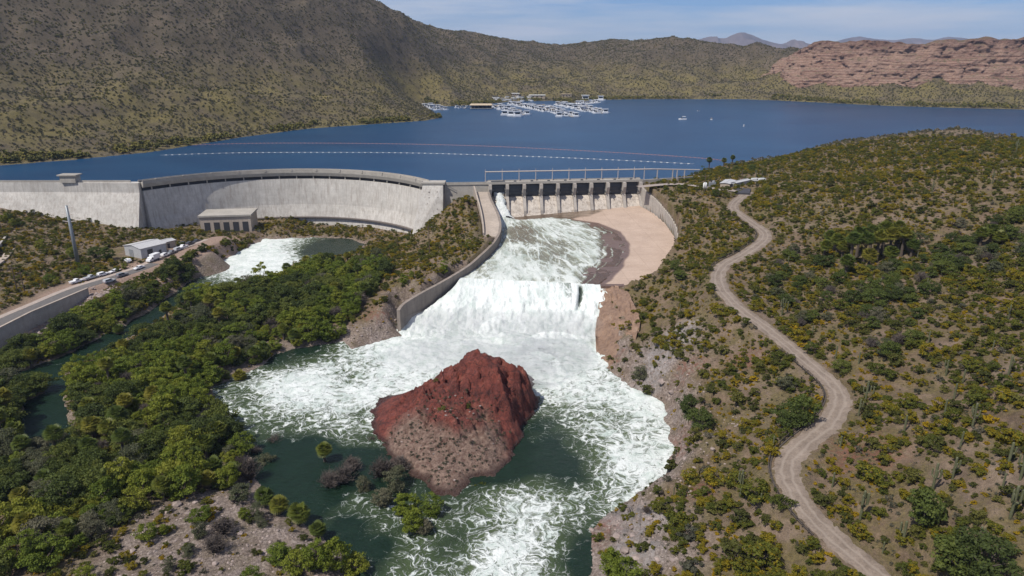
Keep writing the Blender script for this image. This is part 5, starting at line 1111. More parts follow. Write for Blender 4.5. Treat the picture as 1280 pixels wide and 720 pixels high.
def saguaro_meshes(seed, h, narm):
    r = random.Random(seed); out = []
    def col(pts, rad, nm):
        n = len(pts); mb = MB(); mb.tube(pts, [rad * (1 if i < n - 2 else (.85 if i == n - 2 else .35)) for i in range(n)], 8); me = mb.mesh(nm); me.materials.append(LM['cactus']); return me
    out.append(('trunk', col([(0, 0, -.5), (0, 0, h * .3), (.03, 0, h * .65), (.04, 0, h - .35), (.04, 0, h - .12), (.04, 0, h)], .30, 'trunk')))
    for k in range(narm):
        a = r.uniform(0, 6.28); z = h * r.uniform(.35, .55); L = h * r.uniform(.22, .42); c, s = math.cos(a), math.sin(a)
        out.append(('arm', col([(c * .1, s * .1, z), (c * .7, s * .7, z + .1), (c * .95, s * .95, z + .55), (c * .98, s * .98, z + L), (c * .98, s * .98, z + L + .2), (c * .98, s * .98, z + L + .3)], .2, 'arm')))
    return out
SAGS = [saguaro_meshes(i + 1, h, n) for i, (h, n) in enumerate(((5.5, 0), (6.5, 2), (7.5, 3), (4.5, 1), (8.0, 4)))]

LAND = [(n, hit(px, py)) for n, px, py in [
 ('the lower end of the dirt road', 1090, 700), ('the S-bend of the dirt road', 995, 575), ('the upper bend of the dirt road', 1045, 500), ('the dirt road below the chute', 960, 420), ('the top bend of the dirt road', 950, 295), ('the palm grove on the hillside', 1090, 315),
 ('the white sheds', 925, 245), ('the hilltop by the lake', 1200, 162), ('the right end of the chute wall', 825, 345), ('the middle of the chute wall', 850, 290), ('the pale rock bank under the chute', 820, 460), ('the red bank at the water', 770, 655), ('the rubble shore', 800, 700), ('the steep bank beside the white water', 850, 560),
 ('the retaining wall', 60, 400), ('the tin workshop', 180, 325), ('the steel monopole', 98, 333), ('the gravel bar', 250, 660), ('the foreground gravel edge', 150, 700), ('the flooded palms', 390, 640), ('the side channel bend', 90, 500), ('the white outlet pool', 300, 355), ('the thrust block', 540, 300), ('the utility pole below the dam', 530, 325),
 ('the end of the left chute wall', 490, 395), ('the left chute walkway', 590, 290), ('the quiet backwater', 400, 425), ('the river edge by the palms', 290, 520), ('the lower right corner of the view', 1240, 690), ('the right edge of the wash', 1250, 330), ('the middle of the wash', 1060, 400), ('the right edge hillside', 1250, 500), ('the open slope above the road', 1150, 560),
 ('the island scree', 560, 570), ('the foreground thicket', 60, 640), ('the middle of the thicket', 200, 470), ('the bend of the riverside road', 250, 305), ('the lake shore trees', 885, 212), ('the left hillside behind the road', 40, 330)]]
PLANTED = []                              # kind, root, x, y, label noun
def visible(x, y, z):
    px, py, dep = PIX(x, y, z)
    if not (-25 < px < 1305 and -10 < py < 745): return False
    t = np.linspace(.08, .985, 90); return not bool(((CAMZ + (z - CAMZ) * t) < ground(x * t, y * t) - .2).any())
NOUN = {'mesquite': ('mesquite_tree', 'dark green mesquite tree', 'tree'), 'willow': ('willow_tree', 'bright green willow tree', 'tree'), 'tamarisk': ('tamarisk_bush', 'grey-green tamarisk bush', 'bush'), 'bare': ('bare_bush', 'leafless brown-grey bush', 'bush'), 'paloverde': ('palo_verde_bush', 'yellow-green palo verde bush', 'bush'),
        'creosote': ('creosote_bush', 'dark olive creosote bush', 'bush'), 'brittle': ('brittlebush', 'low golden-flowered brittlebush', 'bush'), 'sage': ('sage_bush', 'low grey sage bush', 'bush'), 'cane': ('cane_clump', 'tall yellow-green cane clump', 'bush'), 'palm': ('fan_palm', 'fan palm', 'palm'), 'saguaro': ('saguaro', 'upright saguaro cactus', 'cactus')}
prnd = random.Random(5)
def plant(kind, x, y, s, z=None, var=None):
    z = gz(x, y) if z is None else z; nm, noun, cat = NOUN[kind]
    t = empty(nm, (x, y, z), prnd.uniform(0, 6.28)); t['category'] = cat
    if kind == 'palm':
        v = PALMS[prnd.choice((1, 1, 2)) if var is None else var]; t.scale = (s,) * 3
        for n_, me in zip(('trunk', 'crown', 'dead_skirt'), v): link(n_, me, None, t)
    elif kind == 'saguaro':
        t.scale = (s,) * 3
        for n_, me in SAGS[prnd.randrange(5) if var is None else var]: link(n_, me, None, t)
    else:
        v = PRO[kind][prnd.randrange(len(PRO[kind])) if var is None else var]; t.scale = (s * prnd.uniform(.88, 1.15), s * prnd.uniform(.88, 1.15), s * prnd.uniform(.8, 1.15))
        c_ = link('crown', v[0], None, t); tr_ = link('trunk', v[1], None, t)
    PLANTED.append((kind, t, x, y, s)); return t
OCC = {}
def free(x, y, r):
    i, j = int(x // 3), int(y // 3)
    for a in range(i - 2, i + 3):
        for b in range(j - 2, j + 3):
            for (u, v, q) in OCC.get((a, b), ()):
                if (u - x) ** 2 + (v - y) ** 2 < (r + q) ** 2: return False
    return True
def occupy(x, y, r): OCC.setdefault((int(x // 3), int(y // 3)), []).append((x, y, r))
def one(x): return np.array([x])
def clear(x, y, margin=.8, road=3.4):
    if float(sdist(one(x), one(y), RIVER)[0]) < margin or float(sdist(one(x), one(y), CHANNEL)[0]) < margin or float(sdist(one(x), one(y), LAKEP)[0]) < 1.5: return False
    if float(sdist(one(x), one(y), CHUTE)[0]) < 2.2: return False
    if float(seg_dist(one(x), one(y), DIRT, False)[0][0]) < road: return False
    if x < -40 and float(seg_dist(one(x), one(y), PAVED, False)[0][0]) < 6: return False
    return True
# plants the photograph lets one pick out, by the pixel of their foot
KEY = [('palm', x, y, s, v, w) for x, y, s, v, w in [
   (350, 640, 1.05, 0, 1), (332, 632, 1.1, 0, 1), (375, 655, 1.2, 0, 1), (397, 672, .9, 0, 1), (406, 575, 1.0, 1, 1), (268, 600, 1.15, 0, 1), (262, 617, 1, 0, 1), (275, 560, 1.25, 1, 0), (258, 575, 1.15, 1, 0), (245, 590, 1.1, 1, 0), (150, 540, 1.25, 1, 0), (138, 556, 1.15, 1, 0), (120, 552, 1.2, 1, 0), (160, 520, 1.1, 1, 0), (290, 600, 1, 0, 0),
   (12, 530, 1.3, 2, 0), (22, 560, 1.2, 1, 0), (4, 555, 1.2, 2, 0), (32, 575, 1.1, 1, 0), (355, 425, 1.0, 1, 0), (368, 432, 1.05, 1, 0), (380, 422, 1.0, 1, 0), (392, 416, 1, 1, 0), (320, 455, 1.05, 1, 0), (330, 442, 1, 0, 0), (150, 425, 1.0, 1, 0), (300, 480, 1.1, 0, 0), (240, 470, 1.15, 1, 0), (265, 465, 1.1, 1, 0), (45, 440, 1.1, 1, 0), (40, 460, 1.1, 1, 0), (285, 420, .9, 1, 0),
   (886, 213, 1.0, 2, 0), (904, 212, .9, 2, 0), (915, 208, .9, 2, 0)] + [
   (1035, 312, 1.0, 1, 0), (1045, 318, 1.05, 1, 0), (1052, 326, 1, 1, 0), (1062, 330, 1.1, 2, 0), (1070, 322, 1.1, 2, 0), (1078, 330, 1.1, 2, 0), (1086, 322, 1.15, 2, 0), (1095, 328, 1.1, 2, 0), (1102, 318, 1.15, 2, 0), (1110, 324, 1.1, 2, 0), (1118, 315, 1.1, 2, 0), (1126, 322, 1.05, 2, 0), (1132, 314, 1, 1, 0), (1056, 345, 1, 1, 0), (1030, 322, .9, 1, 0), (1085, 338, 1.05, 1, 0), (1112, 334, 1, 1, 0), (1138, 322, .9, 1, 0), (1225, 308, .9, 1, 0), (1238, 304, .9, 1, 0), (1248, 306, .9, 0, 0)]]
for k, px, py, s, v, wet in KEY:
    if wet: x, y, _ = P(px, py, .4); z = max(gz(x, y), -.6)
    else: x, y, z = hit(px, py)
    if PIX(x, y, z)[2] > 900: continue
    plant(k, x, y, s * (1.45 if px > 1000 else 1.15), z, v); occupy(x, y, 1.6)
for px, py, s, v in [(925, 622, .9, 4), (943, 632, .6, 0), (950, 632, .55, 0), (978, 560, .6, 3), (966, 560, .6, 0), (1073, 520, .75, 1), (1081, 505, .9, 2), (1090, 500, .7, 0), (1192, 500, .8, 0), (1127, 685, .9, 1), (1103, 692, .5, 0), (1075, 650, .9, 4), (1259, 585, .9, 1), (1275, 600, .9, 2), (1200, 560, .7, 0), (1253, 610, .6, 0), (1190, 600, .8, 1), (1262, 650, .9, 4), (1220, 690, .8, 1),
        (1225, 690, .8, 3), (1099, 365, .9, 0), (1084, 378, .5, 0), (1106, 380, .6, 0), (1044, 450, .8, 0), (1073, 455, .7, 0), (1157, 365, .7, 1), (1203, 480, .7, 0), (1146, 325, .6, 0), (977, 395, .8, 4), (984, 390, .7, 0), (1200, 155, .9, 2), (1206, 158, .7, 0), (945, 222, .8, 1), (952, 224, .7, 1), (932, 226, .6, 0), (1182, 470, .7, 1), (1240, 440, .6, 0), (1260, 400, .7, 1), (1215, 535, .8, 2),
        (1015, 420, .6, 0), (1160, 430, .7, 0), (1260, 470, .8, 1), (1130, 540, .8, 0), (1165, 615, .9, 2), (1010, 300, .6, 0), (985, 330, .6, 0), (1165, 240, .8, 1), (1240, 230, .8, 2), (1080, 220, .7, 0), (1120, 195, .7, 1), (1270, 190, .9, 2), (925, 385, .7, 0), (850, 390, .6, 0), (1040, 610, .7, 0), (1180, 520, .8, 0), (842, 620, .5, 0), (1050, 560, .7, 3)]:
    x, y, z = hit(px, py)
    if clear(x, y, .5, 3.2): plant('saguaro', x, y, s * .86, z, v); occupy(x, y, .5)
for k, px, py, s, v in [('mesquite', 1155, 655, 1.45, 0), ('paloverde', 1080, 600, 1.3, 1), ('tamarisk', 983, 487, 1.15, 0), ('mesquite', 1000, 530, 1.25, 1), ('mesquite', 985, 535, 1.1, 2), ('mesquite', 875, 535, 1.1, 3), ('mesquite', 860, 520, 1.0, 1), ('creosote', 920, 505, 1.9, 0), ('mesquite', 1225, 720, 1.4, 2), ('mesquite', 1190, 722, 1.3, 1), ('paloverde', 945, 625, 1.7, 2), ('paloverde', 890, 605, 1.5, 0), ('tamarisk', 800, 474, 1.1, 1), ('sage', 865, 715, 2.2, 0), ('sage', 860, 672, 1.9, 1), ('creosote', 918, 702, 1.7, 2), ('paloverde', 950, 708, 1.6, 1), ('creosote', 825, 640, 1.1, 1), ('bare', 808, 642, .5, 0),
        ('willow', 765, 722, 1.0, 1), ('willow', 785, 735, 1.0, 2), ('bare', 280, 668, 1.5, 0), ('bare', 270, 690, 1.2, 1), ('bare', 430, 600, 1.5, 1), ('bare', 412, 605, 1.3, 2), ('bare', 300, 585, 1.0, 0), ('bare', 320, 570, .9, 1), ('tamarisk', 492, 608, 1.35, 2), ('bare', 478, 592, 1.6, 1), ('bare', 500, 585, 1.4, 0), ('willow', 508, 640, 1.05, 0), ('willow', 540, 640, .9, 2), ('willow', 516, 662, .95, 1), ('tamarisk', 480, 628, 1.1, 0), ('tamarisk', 532, 662, .9, 0), ('bare', 465, 560, 1.1, 0), ('bare', 312, 600, 1.4, 2), ('tamarisk', 335, 585, .9, 1), ('bare', 345, 560, 1.2, 1), ('tamarisk', 300, 625, 1.1, 0), ('willow', 445, 712, .9, 3), ('willow', 350, 705, .9, 1), ('bare', 440, 585, 1.3, 0), ('tamarisk', 455, 610, .8, 1), ('willow', 285, 610, .9, 2), ('willow', 420, 715, 1.1, 1), ('willow', 395, 722, 1, 2), ('willow', 375, 728, .9, 3), ('bare', 400, 700, .8, 2),
        ('willow', 375, 345, 1.0, 0), ('willow', 390, 352, .95, 1), ('mesquite', 425, 345, .8, 2), ('willow', 350, 352, .7, 3), ('mesquite', 135, 325, 1.25, 0), ('mesquite', 120, 322, 1.0, 3), ('willow', 505, 355, .8, 0), ('willow', 555, 345, .7, 1), ('willow', 555, 338, .65, 2), ('willow', 515, 348, .5, 1), ('willow', 585, 308, .5, 2), ('willow', 612, 308, .35, 0), ('mesquite', 850, 350, 1.0, 0), ('mesquite', 845, 340, .9, 2), ('mesquite', 850, 237, .7, 0), ('mesquite', 895, 246, .7, 1), ('willow', 878, 214, .7, 0), ('mesquite', 860, 216, .5, 0), ('mesquite', 920, 215, .8, 1), ('mesquite', 905, 216, .7, 2), ('mesquite', 940, 213, .8, 3), ('mesquite', 958, 245, .6, 0), ('mesquite', 510, 300, .5, 1), ('mesquite', 490, 312, .6, 2)]:
    if px < 560 and px > 360 and py > 560 or (py > 560 and 370 < px < 430): x, y, _ = P(px, py, .5); z = max(gz(x, y), isl_z(x, y) if 460 < px < 560 else -9, -.4)
    else: x, y, z = hit(px, py)
    plant(k, x, y, s, z, v); occupy(x, y, 1.3 * s)
for px, py, s in [(553, 517, .9), (585, 505, .7), (604, 598, .8), (615, 594, .7), (592, 600, .6), (545, 480, .5)]:
    x, y, z = P(px, py, 7 if py < 530 else 1.5); zz = isl_z(x, y)
    for _ in range(4): x, y, _z = P(px, py, zz); zz = isl_z(x, y)
    plant('creosote' if py < 560 else 'paloverde', x, y, s, zz)

# areas filled by scattering on the ground
def area(px, z=2): return [P(x, y, z)[:2] for x, y in px]
THICKET = area([(440, 331), (370, 334), (350, 352), (300, 364), (245, 377), (180, 422), (120, 455), (92, 470), (96, 500), (104, 545), (95, 572), (40, 580), (-80, 565), (-90, 730), (70, 735), (120, 680), (190, 636), (310, 600), (300, 552), (275, 525), (262, 486), (300, 465), (345, 436), (385, 426), (428, 420), (446, 398), (470, 380), (490, 355), (470, 338)])
BAR = area([(310, 600), (190, 636), (120, 680), (70, 735), (340, 760), (440, 730), (390, 665), (345, 640), (320, 600)], 3)
MOUND = [P(*q)[:2] for q in [(565, 247, 27), (592, 243, 28), (603, 300, 17), (575, 335, 13), (505, 374, 9), (470, 385, 7), (450, 370, 5), (480, 330, 8), (530, 308, 11)]]
BANK = area([(275, 300), (252, 328), (200, 345), (150, 372), (100, 395), (88, 440), (150, 408), (195, 382), (240, 346)], 3)
LEFTB = area([(0, 290), (150, 292), (155, 330), (120, 345), (70, 360), (0, 395), (-60, 420), (-60, 300)], 9)
WASH = [hit(*q)[:2] for q in [(955, 335), (990, 315), (1040, 330), (1130, 335), (1140, 290), (1275, 268), (1300, 340), (1190, 352), (1150, 390), (1140, 450), (1075, 500), (1035, 440), (985, 405)]]
def scatter(poly, n, rmin, rmax, pick, tries=26, sep=.75, margin=.8, seed=1):
    r = random.Random(seed); q = np.random.default_rng(seed); pts = np.array(poly); lo, hi = pts.min(0), pts.max(0); done = 0
    C = q.uniform(lo, hi, (n * tries, 2)); X, Y = C[:, 0], C[:, 1]; m = inside(X, Y, poly); X, Y = X[m], Y[m]
    m = ok_points(X, Y, 3.4, margin); X, Y = X[m], Y[m]; Z = ground(X, Y)
    for x, y, z in zip(X.tolist(), Y.tolist(), Z.tolist()):
        if done >= n: break
        k, s, rad = pick(r, x, y)
        if k is None or not free(x, y, rad * sep) or not visible(x, y, z + 2.0 * s): continue
        plant(k, x, y, s, z); occupy(x, y, rad * sep); done += 1
    return done
def ok_points(X, Y, road=3.3, river=1.0):
    m = (sdist(X, Y, RIVER) > river) & (sdist(X, Y, CHANNEL) > river) & (sdist(X, Y, LAKEP) > 2) & (sdist(X, Y, CHUTE) > 2.5) & (seg_dist(X, Y, DIRT, False)[0] > road)
    dpv, ppv = seg_dist(X, Y, PAVED, False); m &= (dpv > np.where(ppv < 22, 11.5, 6.2)) | (X > -40); wx, wy, _ = P(185, 315, 7.2); m &= np.hypot((X - wx) * .6, Y - wy) > 13
    m &= ~inside(X, Y, [(-21, 362), (-18.6, 345), (-15, 300), (-4, 300), (-8, 362)]); return m
def vn(x, y, sc, seed): return float(vnoise(one(x / sc), one(y / sc), seed)[0])
def p_thicket(r, x, y):
    a = vn(x, y, 16, 3); b = vn(x, y, 9, 8)
    k = 'willow' if a > .52 else 'mesquite'
    if b > .72: k = 'tamarisk'
    if b < .2: k = 'bare'
    s = r.uniform(.75, 1.55); return k, s, 2.3 * s
scatter(THICKET, 34, 0, 0, lambda r, x, y: ('palm', r.uniform(1.0, 1.35), 2.2), sep=1.0, margin=1.0, seed=22)
scatter(THICKET, 420, 0, 0, p_thicket, sep=.45, margin=1.2, seed=2)
scatter(BANK, 90, 0, 0, lambda r, x, y: (('cane' if vn(x, y, 12, 4) > .25 else 'mesquite'), (lambda s: s)(r.uniform(.7, 1.1)), 1.7), sep=.5, margin=.5, seed=3)
LOW = area([(-70, 470), (0, 441), (60, 414), (100, 398), (150, 385), (185, 375), (150, 407), (90, 437), (30, 461), (0, 465), (-80, 472)], 1.5)
SPIT = area([(-90, 489), (52, 483), (58, 490), (30, 501), (20, 520), (17, 548), (45, 566), (95, 566), (98, 600), (-90, 640)], 1.5)
scatter(LOW, 60, 0, 0, p_thicket, sep=.42, margin=.5, seed=12); scatter(SPIT, 60, 0, 0, p_thicket, sep=.42, margin=.4, seed=13)
scatter(area([(235, 322), (262, 305), (300, 294), (322, 300), (285, 322), (250, 342), (225, 355)], 5), 40, 0, 0, lambda r, x, y: (r.choice(['brittle', 'creosote', 'cane', 'paloverde']), r.uniform(.5, 1.0), .9), sep=.6, margin=.4, seed=14)
def p_bar(r, x, y):
    k = r.choice(['sage', 'creosote', 'willow', 'paloverde', 'tamarisk']); s = r.uniform(.4, .8); return k, s, 1.2 * s
scatter(BAR, 30, 0, 0, p_bar, sep=1.3, seed=4)
def p_mound(r, x, y):
    k = 'brittle' if r.random() < .72 else r.choice(['paloverde', 'creosote']); s = r.uniform(.6, 1.15); return k, s, 1.0 * s
scatter(MOUND, 110, 0, 0, p_mound, sep=.6, seed=5)
def p_left(r, x, y):
    a = vn(x, y, 14, 9); k = 'brittle' if a > .45 else r.choice(['willow', 'paloverde', 'mesquite']); s = r.uniform(.7, 1.2) * (1 if k == 'brittle' else .7); return k, s, 1.1 * s
scatter(LEFTB, 80, 0, 0, p_left, sep=.7, seed=6)
def p_wash(r, x, y):
    k = r.choice(['mesquite', 'mesquite', 'tamarisk', 'creosote', 'bare', 'mesquite']); s = r.uniform(.6, 1.05) * (1.3 if k == 'creosote' else 1); return k, s, 2.0 * s
scatter(WASH, 120, 0, 0, p_wash, sep=.55, seed=7)
HILL = [P(*q)[:2] for q in [(748, 730, 3), (745, 665, 2), (835, 597, 3), (840, 500, 7), (790, 440, 6), (810, 395, 12), (860, 300, 24), (830, 240, 28), (900, 215, 30), (1000, 196, 40)]] + [(260, 412), (330, 380), (200, 60), (100, 60), (40, 80)]
def p_hill(r, x, y):
    a = vn(x, y, 13, 31) * .65 + vn(x, y, 5, 35) * .35; b = r.random()
    bank = float(sdist(one(x), one(y), RIVER)[0]) < 11
    if bank and b < .6: return None, 0, 0
    if b < .16 and a > .45: k, s = 'brittle', r.uniform(.7, 1.4)
    elif b < .52: k, s = 'paloverde', r.uniform(.55, 1.35)
    elif b < .88: k, s = 'creosote', r.uniform(.6, 1.4)
    else: k, s = 'sage', r.uniform(.7, 1.3)
    if a < .36 and b < .75: return None, 0, 0
    return k, s, 1.35 * s
near = [(x, y) for x, y in HILL]
# nearest part first, so that the bushes standing largest in the photo are single things
scatter([(30, 80), (30, 205), (150, 205), (190, 120), (160, 70)], 330, 0, 0, p_hill, sep=.85, seed=8)
scatter([(40, 205), (40, 330), (235, 330), (150, 205)], 250, 0, 0, p_hill, sep=1.0, seed=9)
scatter([(70, 330), (60, 380), (120, 420), (300, 410), (240, 330)], 90, 0, 0, p_hill, sep=1.3, seed=10)

# the label of each plant: how it looks and which one it is, counted from a landmark
byl = {}
for k, t, x, y, s in PLANTED:
    d = [math.hypot(x - q[1][0], y - q[1][1]) for q in LAND]; i = int(np.argmin(d)); byl.setdefault((k, i), []).append((d[i], t, s))
for (k, i), rows in byl.items():
    rows.sort(key=lambda q: q[0])
    for j, (d, t, s) in enumerate(rows):
        nth = '' if j == 0 else ORD(j + 1) + ' '
        t['label'] = f'{NOUN[k][1]}, {nth}closest to {LAND[i][0]}'; t['group'] = NOUN[k][1].split(' ', 1)[1] + ' plants' if False else f'{NOUN[k][1]} group around the dam'

# scrub past counting
def stuff(name, X, Y, scale, proto_mesh_obj, label, seed=0, sink=.05, zs=None):
    r = np.random.default_rng(seed); Z = ground(X, Y) - sink if zs is None else zs
    me = bpy.data.meshes.new(name); me.vertices.add(len(X)); me.vertices.foreach_set('co', np.stack([X, Y, Z], -1).astype(np.float32).ravel())
    a = me.attributes.new('size', 'FLOAT_VECTOR', 'POINT'); sv = np.stack([scale * r.uniform(.85, 1.15, len(X)), scale * r.uniform(.85, 1.15, len(X)), scale * r.uniform(.75, 1.15, len(X))], -1); a.data.foreach_set('vector', sv.astype(np.float32).ravel())
    a = me.attributes.new('turn', 'FLOAT_VECTOR', 'POINT'); rv = np.zeros((len(X), 3), np.float32); rv[:, 2] = r.uniform(0, 6.28, len(X)); a.data.foreach_set('vector', rv.ravel())
    o = bpy.data.objects.new(name, me); COL.objects.link(o); tag(o, label, None, None, 'stuff')
    ng = bpy.data.node_groups.new(name, 'GeometryNodeTree'); ng.interface.new_socket('Geometry', in_out='INPUT', socket_type='NodeSocketGeometry'); ng.interface.new_socket('Geometry', in_out='OUTPUT', socket_type='NodeSocketGeometry')
    gi, go, io, oi = [ng.nodes.new(t) for t in ('NodeGroupInput', 'NodeGroupOutput', 'GeometryNodeInstanceOnPoints', 'GeometryNodeObjectInfo')]
    oi.inputs['Object'].default_value = proto_mesh_obj; oi.inputs['As Instance'].default_value = True; oi.transform_space = 'ORIGINAL'
    n1, n2 = ng.nodes.new('GeometryNodeInputNamedAttribute'), ng.nodes.new('GeometryNodeInputNamedAttribute'); n1.data_type = n2.data_type = 'FLOAT_VECTOR'; n1.inputs[0].default_value = 'size'; n2.inputs[0].default_value = 'turn'
    L = ng.links.new; L(gi.outputs[0], io.inputs['Points']); L(oi.outputs['Geometry'], io.inputs['Instance']); L(n1.outputs[0], io.inputs['Scale']); L(n2.outputs[0], io.inputs['Rotation']); L(io.outputs[0], go.inputs[0])
    md_ = o.modifiers.new('scatter', 'NODES'); md_.node_group = ng; return o
def crown_of(kind, k=0):
    for kk, t, *_ in PLANTED:
        if kk == kind:
            for c_ in t.children:
                if c_.name.startswith('crown') and (k := k - 1) < 0: return c_
g_ = np.random.default_rng(3)
def cloud(n, r0, r1, a0=-40, a1=42):
    t = np.radians(g_.uniform(a0, a1, n)); r = np.sqrt(g_.uniform(r0 * r0, r1 * r1, n)); return r * np.sin(t), r * np.cos(t)
# near slopes: low scrub of four looks
for kind, n, lo, hi, seed, lab, gate in [('brittle', 40000, .16, .7, 1, 'low golden brittlebush scattered over the near slopes', .42), ('creosote', 15000, .2, .75, 2, 'small dark creosote scattered over the near slopes', .3), ('sage', 32000, .15, .5, 3, 'small grey sage tufts scattered over the near slopes', .2), ('paloverde', 24000, .25, .8, 4, 'olive scrub thinly covering the slopes', .36)]:
    n = int(n * 1.3); X, Y = cloud(n, 55, 470, -52, 54)
    m = ok_points(X, Y); d_ = vnoise(X / 11, Y / 11, 60 + seed) * .6 + vnoise(X / 4, Y / 4, 70 + seed) * .4; m &= d_ > gate
    m &= ~(inside(X, Y, BAR) & (g_.random(n) < .6)); m &= (sdist(X, Y, RIVER) > 10) | (g_.random(n) < .25)
    m &= ~inside(X, Y, THICKET) | (g_.random(n) < .7)
    X, Y = X[m], Y[m]; stuff('near_scrub', X, Y, g_.uniform(lo, hi, len(X)) ** 1.0, crown_of(kind), lab, seed)
X, Y = cloud(4200, 90, 400, -40, 5); m = inside(X, Y, THICKET) & ok_points(X, Y, 3, .4); X, Y = X[m], Y[m]
stuff('undergrowth', X, Y, g_.uniform(.35, .75, len(X)), crown_of('willow'), 'green undergrowth filling the riverside thicket', 9)
X, Y = cloud(2600, 90, 400, -40, 5); m = inside(X, Y, THICKET) & ok_points(X, Y, 3, .4); X, Y = X[m], Y[m]
stuff('undergrowth', X, Y, g_.uniform(.35, .8, len(X)), crown_of('mesquite'), 'dark undergrowth filling the riverside thicket', 10)
# far hillsides: low-detail shrubs, too small to tell apart
FARP = []
for i, (kind, cols) in enumerate((('creosote', 0), ('paloverde', 0), ('sage', 0))):
    me = crown_mesh('far_shrub', 300 + i, 1.3, 1.7, .1, 9, 7, .42, .3); me.materials.append(LM[f'far{i}']); x, y, z = hit(560 + 60 * i, 100); o = link('far_shrub', me, None, None, (x, y, z)); tag(o, f'{["dark olive", "yellow-green", "grey"][i]} shrub low on the hillside behind the marina', 'bush', 'shrubs behind the marina'); FARP.append(o)
for i, n in enumerate((100000, 90000, 70000)):
    X, Y = cloud(n, 455, 1750, -41, 41); dl = sdist(X, Y, LAKEP); m = dl > 1.5; m &= (vnoise(X / 60, Y / 60, 80 + i) * .5 + vnoise(X / 18, Y / 18, 90 + i) * .35 + g_.random(n) * .15 - (.30 * np.exp(-dl / 110) if i == 1 else -.1 * np.exp(-dl / 90))) > (.28, .36, .32)[i]
    X, Y = X[m], Y[m]; stuff('hillside_scrub', X, Y, g_.uniform(.22, 1.05, len(X)), FARP[i], ['dark scrub', 'yellow-green scrub', 'grey scrub'][i] + ' dotting the far hills', 20 + i)
# trees along the far shore
NS = 2600; th = g_.uniform(0, 1, NS); line_ = np.array(_far)[1:26]; idx = th * (len(line_) - 1.001); i0 = idx.astype(int); fr = (idx - i0)[:, None]; pts = line_[i0] * (1 - fr) + line_[i0 + 1] * fr; rr_ = np.hypot(pts[:, 0], pts[:, 1])[:, None]; pts = pts * (1 + g_.uniform(3, 24, (NS, 1)) / rr_)
m = (sdist(pts[:, 0], pts[:, 1], LAKEP) > 1) & (vnoise(pts[:, 0] / 35, pts[:, 1] / 35, 7) > .38)
stuff('shore_scrub', pts[m, 0], pts[m, 1], g_.uniform(1.0, 2.6, int(m.sum())), FARP[1], 'green trees lining the far lake shore', 31)
# loose stones
def stone_mesh(seed):
    bm = bmesh.new(); bmesh.ops.create_icosphere(bm, subdivisions=1, radius=1); r = random.Random(seed)
    for v in bm.verts: v.co *= r.uniform(.7, 1.2); v.co.z *= .65
    me = bpy.data.meshes.new('stone'); bm.to_mesh(me); bm.free(); return me
M_STONE = plain('bank_stone', (.25, .20, .18), .95, var=.45, scale=.6)
STONES = [stone_mesh(i) for i in range(4)]; [s_.materials.append(M_STONE) for s_ in STONES]
sr = random.Random(9); SO = None
for k, (px, py, s) in enumerate([(222, 632, 1.3), (210, 640, .9), (235, 642, .8), (196, 652, .7), (250, 660, .8), (180, 668, .9), (300, 668, .8), (240, 690, .9), (165, 690, .8), (270, 706, .8), (330, 690, .7), (800, 478, 1.9), (815, 488, 1.6), (790, 482, 1.3), (828, 478, 1.6), (840, 492, 1.3), (780, 690, 1.0), (770, 672, .9), (795, 700, 1.1), (812, 680, .9), (790, 660, .8), (800, 712, 1.0), (760, 700, .7), (822, 700, .8), (812, 650, .7), (840, 700, .7), (770, 655, .8)]):
    x, y, z = hit(px, py); o = link('boulder', STONES[k % 4], None, None, (x, y, z + .1 * s), sr.uniform(0, 6)); o.scale = (s * sr.uniform(.8, 1.2), s * sr.uniform(.8, 1.2), s * sr.uniform(.7, 1)); SO = SO or o
    d = [math.hypot(x - q[1][0], y - q[1][1]) for q in LAND]; i = int(np.argmin(d)); byl.setdefault(('b', i), []).append(0); nb = len(byl[('b', i)])
    tag(o, f'weathered grey-pink boulder, {ORD(nb)} listed outward from {LAND[i][0]}', 'boulder', 'boulders on the banks')
n = 26000; X, Y = cloud(n, 85, 300, -36, 36); m = ok_points(X, Y, 3.3, .2); dr_ = sdist(X, Y, RIVER)
m &= inside(X, Y, BAR) | ((dr_ < 9) & (g_.random(n) < .8)) | ((X > 20) & (dr_ < 16) & (Y < 150)); X, Y = X[m], Y[m]
stuff('loose_stones', X, Y, g_.uniform(.08, .36, len(X)) * (1 + (g_.random(len(X)) > .93)), SO, 'loose pinkish stones littering the gravel bar and river banks', 41, .02)
rp = np.array([paved_off(i, 10.0, 0)[:2] for i in (9, 14, 19, 24)]); k_ = g_.uniform(0, 2.99, 700); i0 = k_.astype(int); pts = rp[i0] * (1 - (k_ - i0))[:, None] + rp[i0 + 1] * (k_ - i0)[:, None] + g_.normal(size=(700, 2)) * 2.4
stuff('riprap', pts[:, 0], pts[:, 1], g_.uniform(.3, .8, 700), SO, 'pale riprap stones at the foot of the retaining wall', 42, 0)

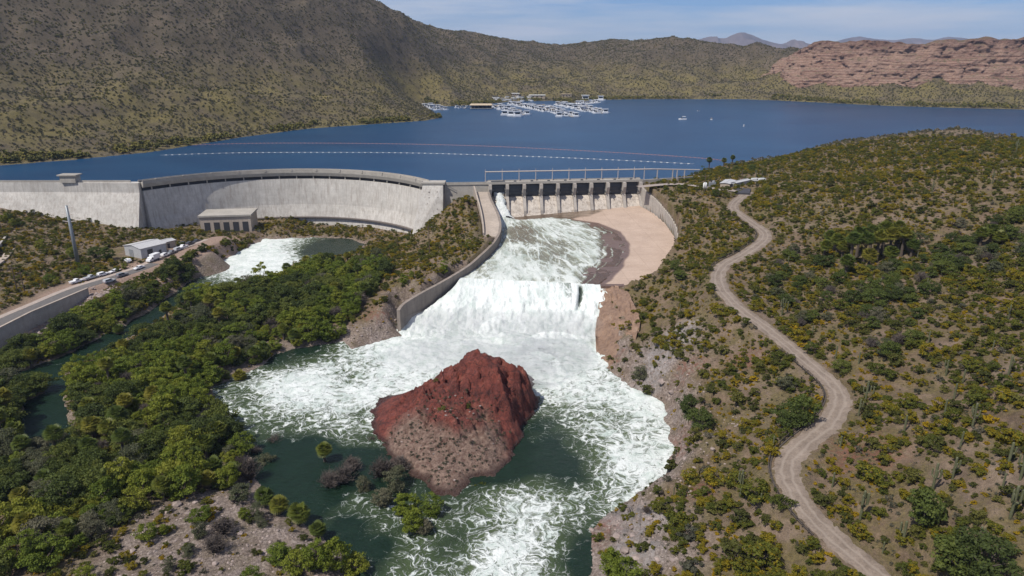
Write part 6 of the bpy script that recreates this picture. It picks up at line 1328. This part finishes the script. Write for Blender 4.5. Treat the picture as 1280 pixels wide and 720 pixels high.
# ------------------------------------------------------------------ air
hz = bpy.data.materials.new('air'); hz.use_nodes = True; t_ = hz.node_tree; t_.nodes.clear(); ho = t_.nodes.new('ShaderNodeOutputMaterial'); hv = t_.nodes.new('ShaderNodeVolumePrincipled')
hv.inputs['Color'].default_value = (.52, .68, 1.0, 1); hv.inputs['Density'].default_value = .000055; hv.inputs['Anisotropy'].default_value = .1; t_.links.new(hv.outputs[0], ho.inputs['Volume'])
o = MB().box(-13000, 13000, -60, 13500, -14, 620).build('haze', hz); tag(o, 'thin blue air over the whole valley', None, None, 'stuff')

iX, iY, iH, iP = ISL; q = np.random.default_rng(4).uniform(np.array(iP).min(0), np.array(iP).max(0), (2600, 2)); sx, sy, _ = P(555, 558, 3.5)
q = q[(sdist(q[:, 0], q[:, 1], iP) < -1.5) & (np.hypot((q[:, 0] - sx) / 17, (q[:, 1] - sy) / 17) < 1.05)]; zz = np.array([isl_z(x, y) for x, y in q])
stuff('island_tufts', q[:420, 0], q[:420, 1], g_.uniform(.2, .5, len(q[:420])), crown_of('sage'), 'small dry tufts dotting the island scree', 51, 0, zs=zz[:420] - .03)
stuff('island_stones', q[420:, 0], q[420:, 1], g_.uniform(.1, .4, len(q[420:])), SO, 'loose stones on the island scree', 52, 0, zs=zz[420:])

# spray drifting over the foot of the fall
sv = bpy.data.materials.new('spray'); sv.use_nodes = True; t_ = sv.node_tree; t_.nodes.clear(); ho = t_.nodes.new('ShaderNodeOutputMaterial'); hv = t_.nodes.new('ShaderNodeVolumePrincipled')
hv.inputs['Color'].default_value = (.95, .97, 1, 1); hv.inputs['Density'].default_value = .032; t_.links.new(hv.outputs[0], ho.inputs['Volume'])
bm = bmesh.new()
for cx, cy, cz_, a_, b_, c_ in ((-18, 230, 1, 24, 10, 7), (12, 226, 1, 24, 11, 7.5), (14, 205, 0, 14, 18, 6), (-20, 206, 0, 24, 14, 5), (4, 190, 4, 11, 10, 9)):
    r_ = bmesh.ops.create_icosphere(bm, subdivisions=3, radius=1, matrix=Matrix.Translation((cx, cy, cz_)) @ Matrix.Diagonal((a_, b_, c_, 1)))
me = bpy.data.meshes.new('spray'); bm.to_mesh(me); bm.free(); o = link('spray', me, sv); tag(o, 'white spray hanging over the foot of the waterfall', None, None, 'stuff')
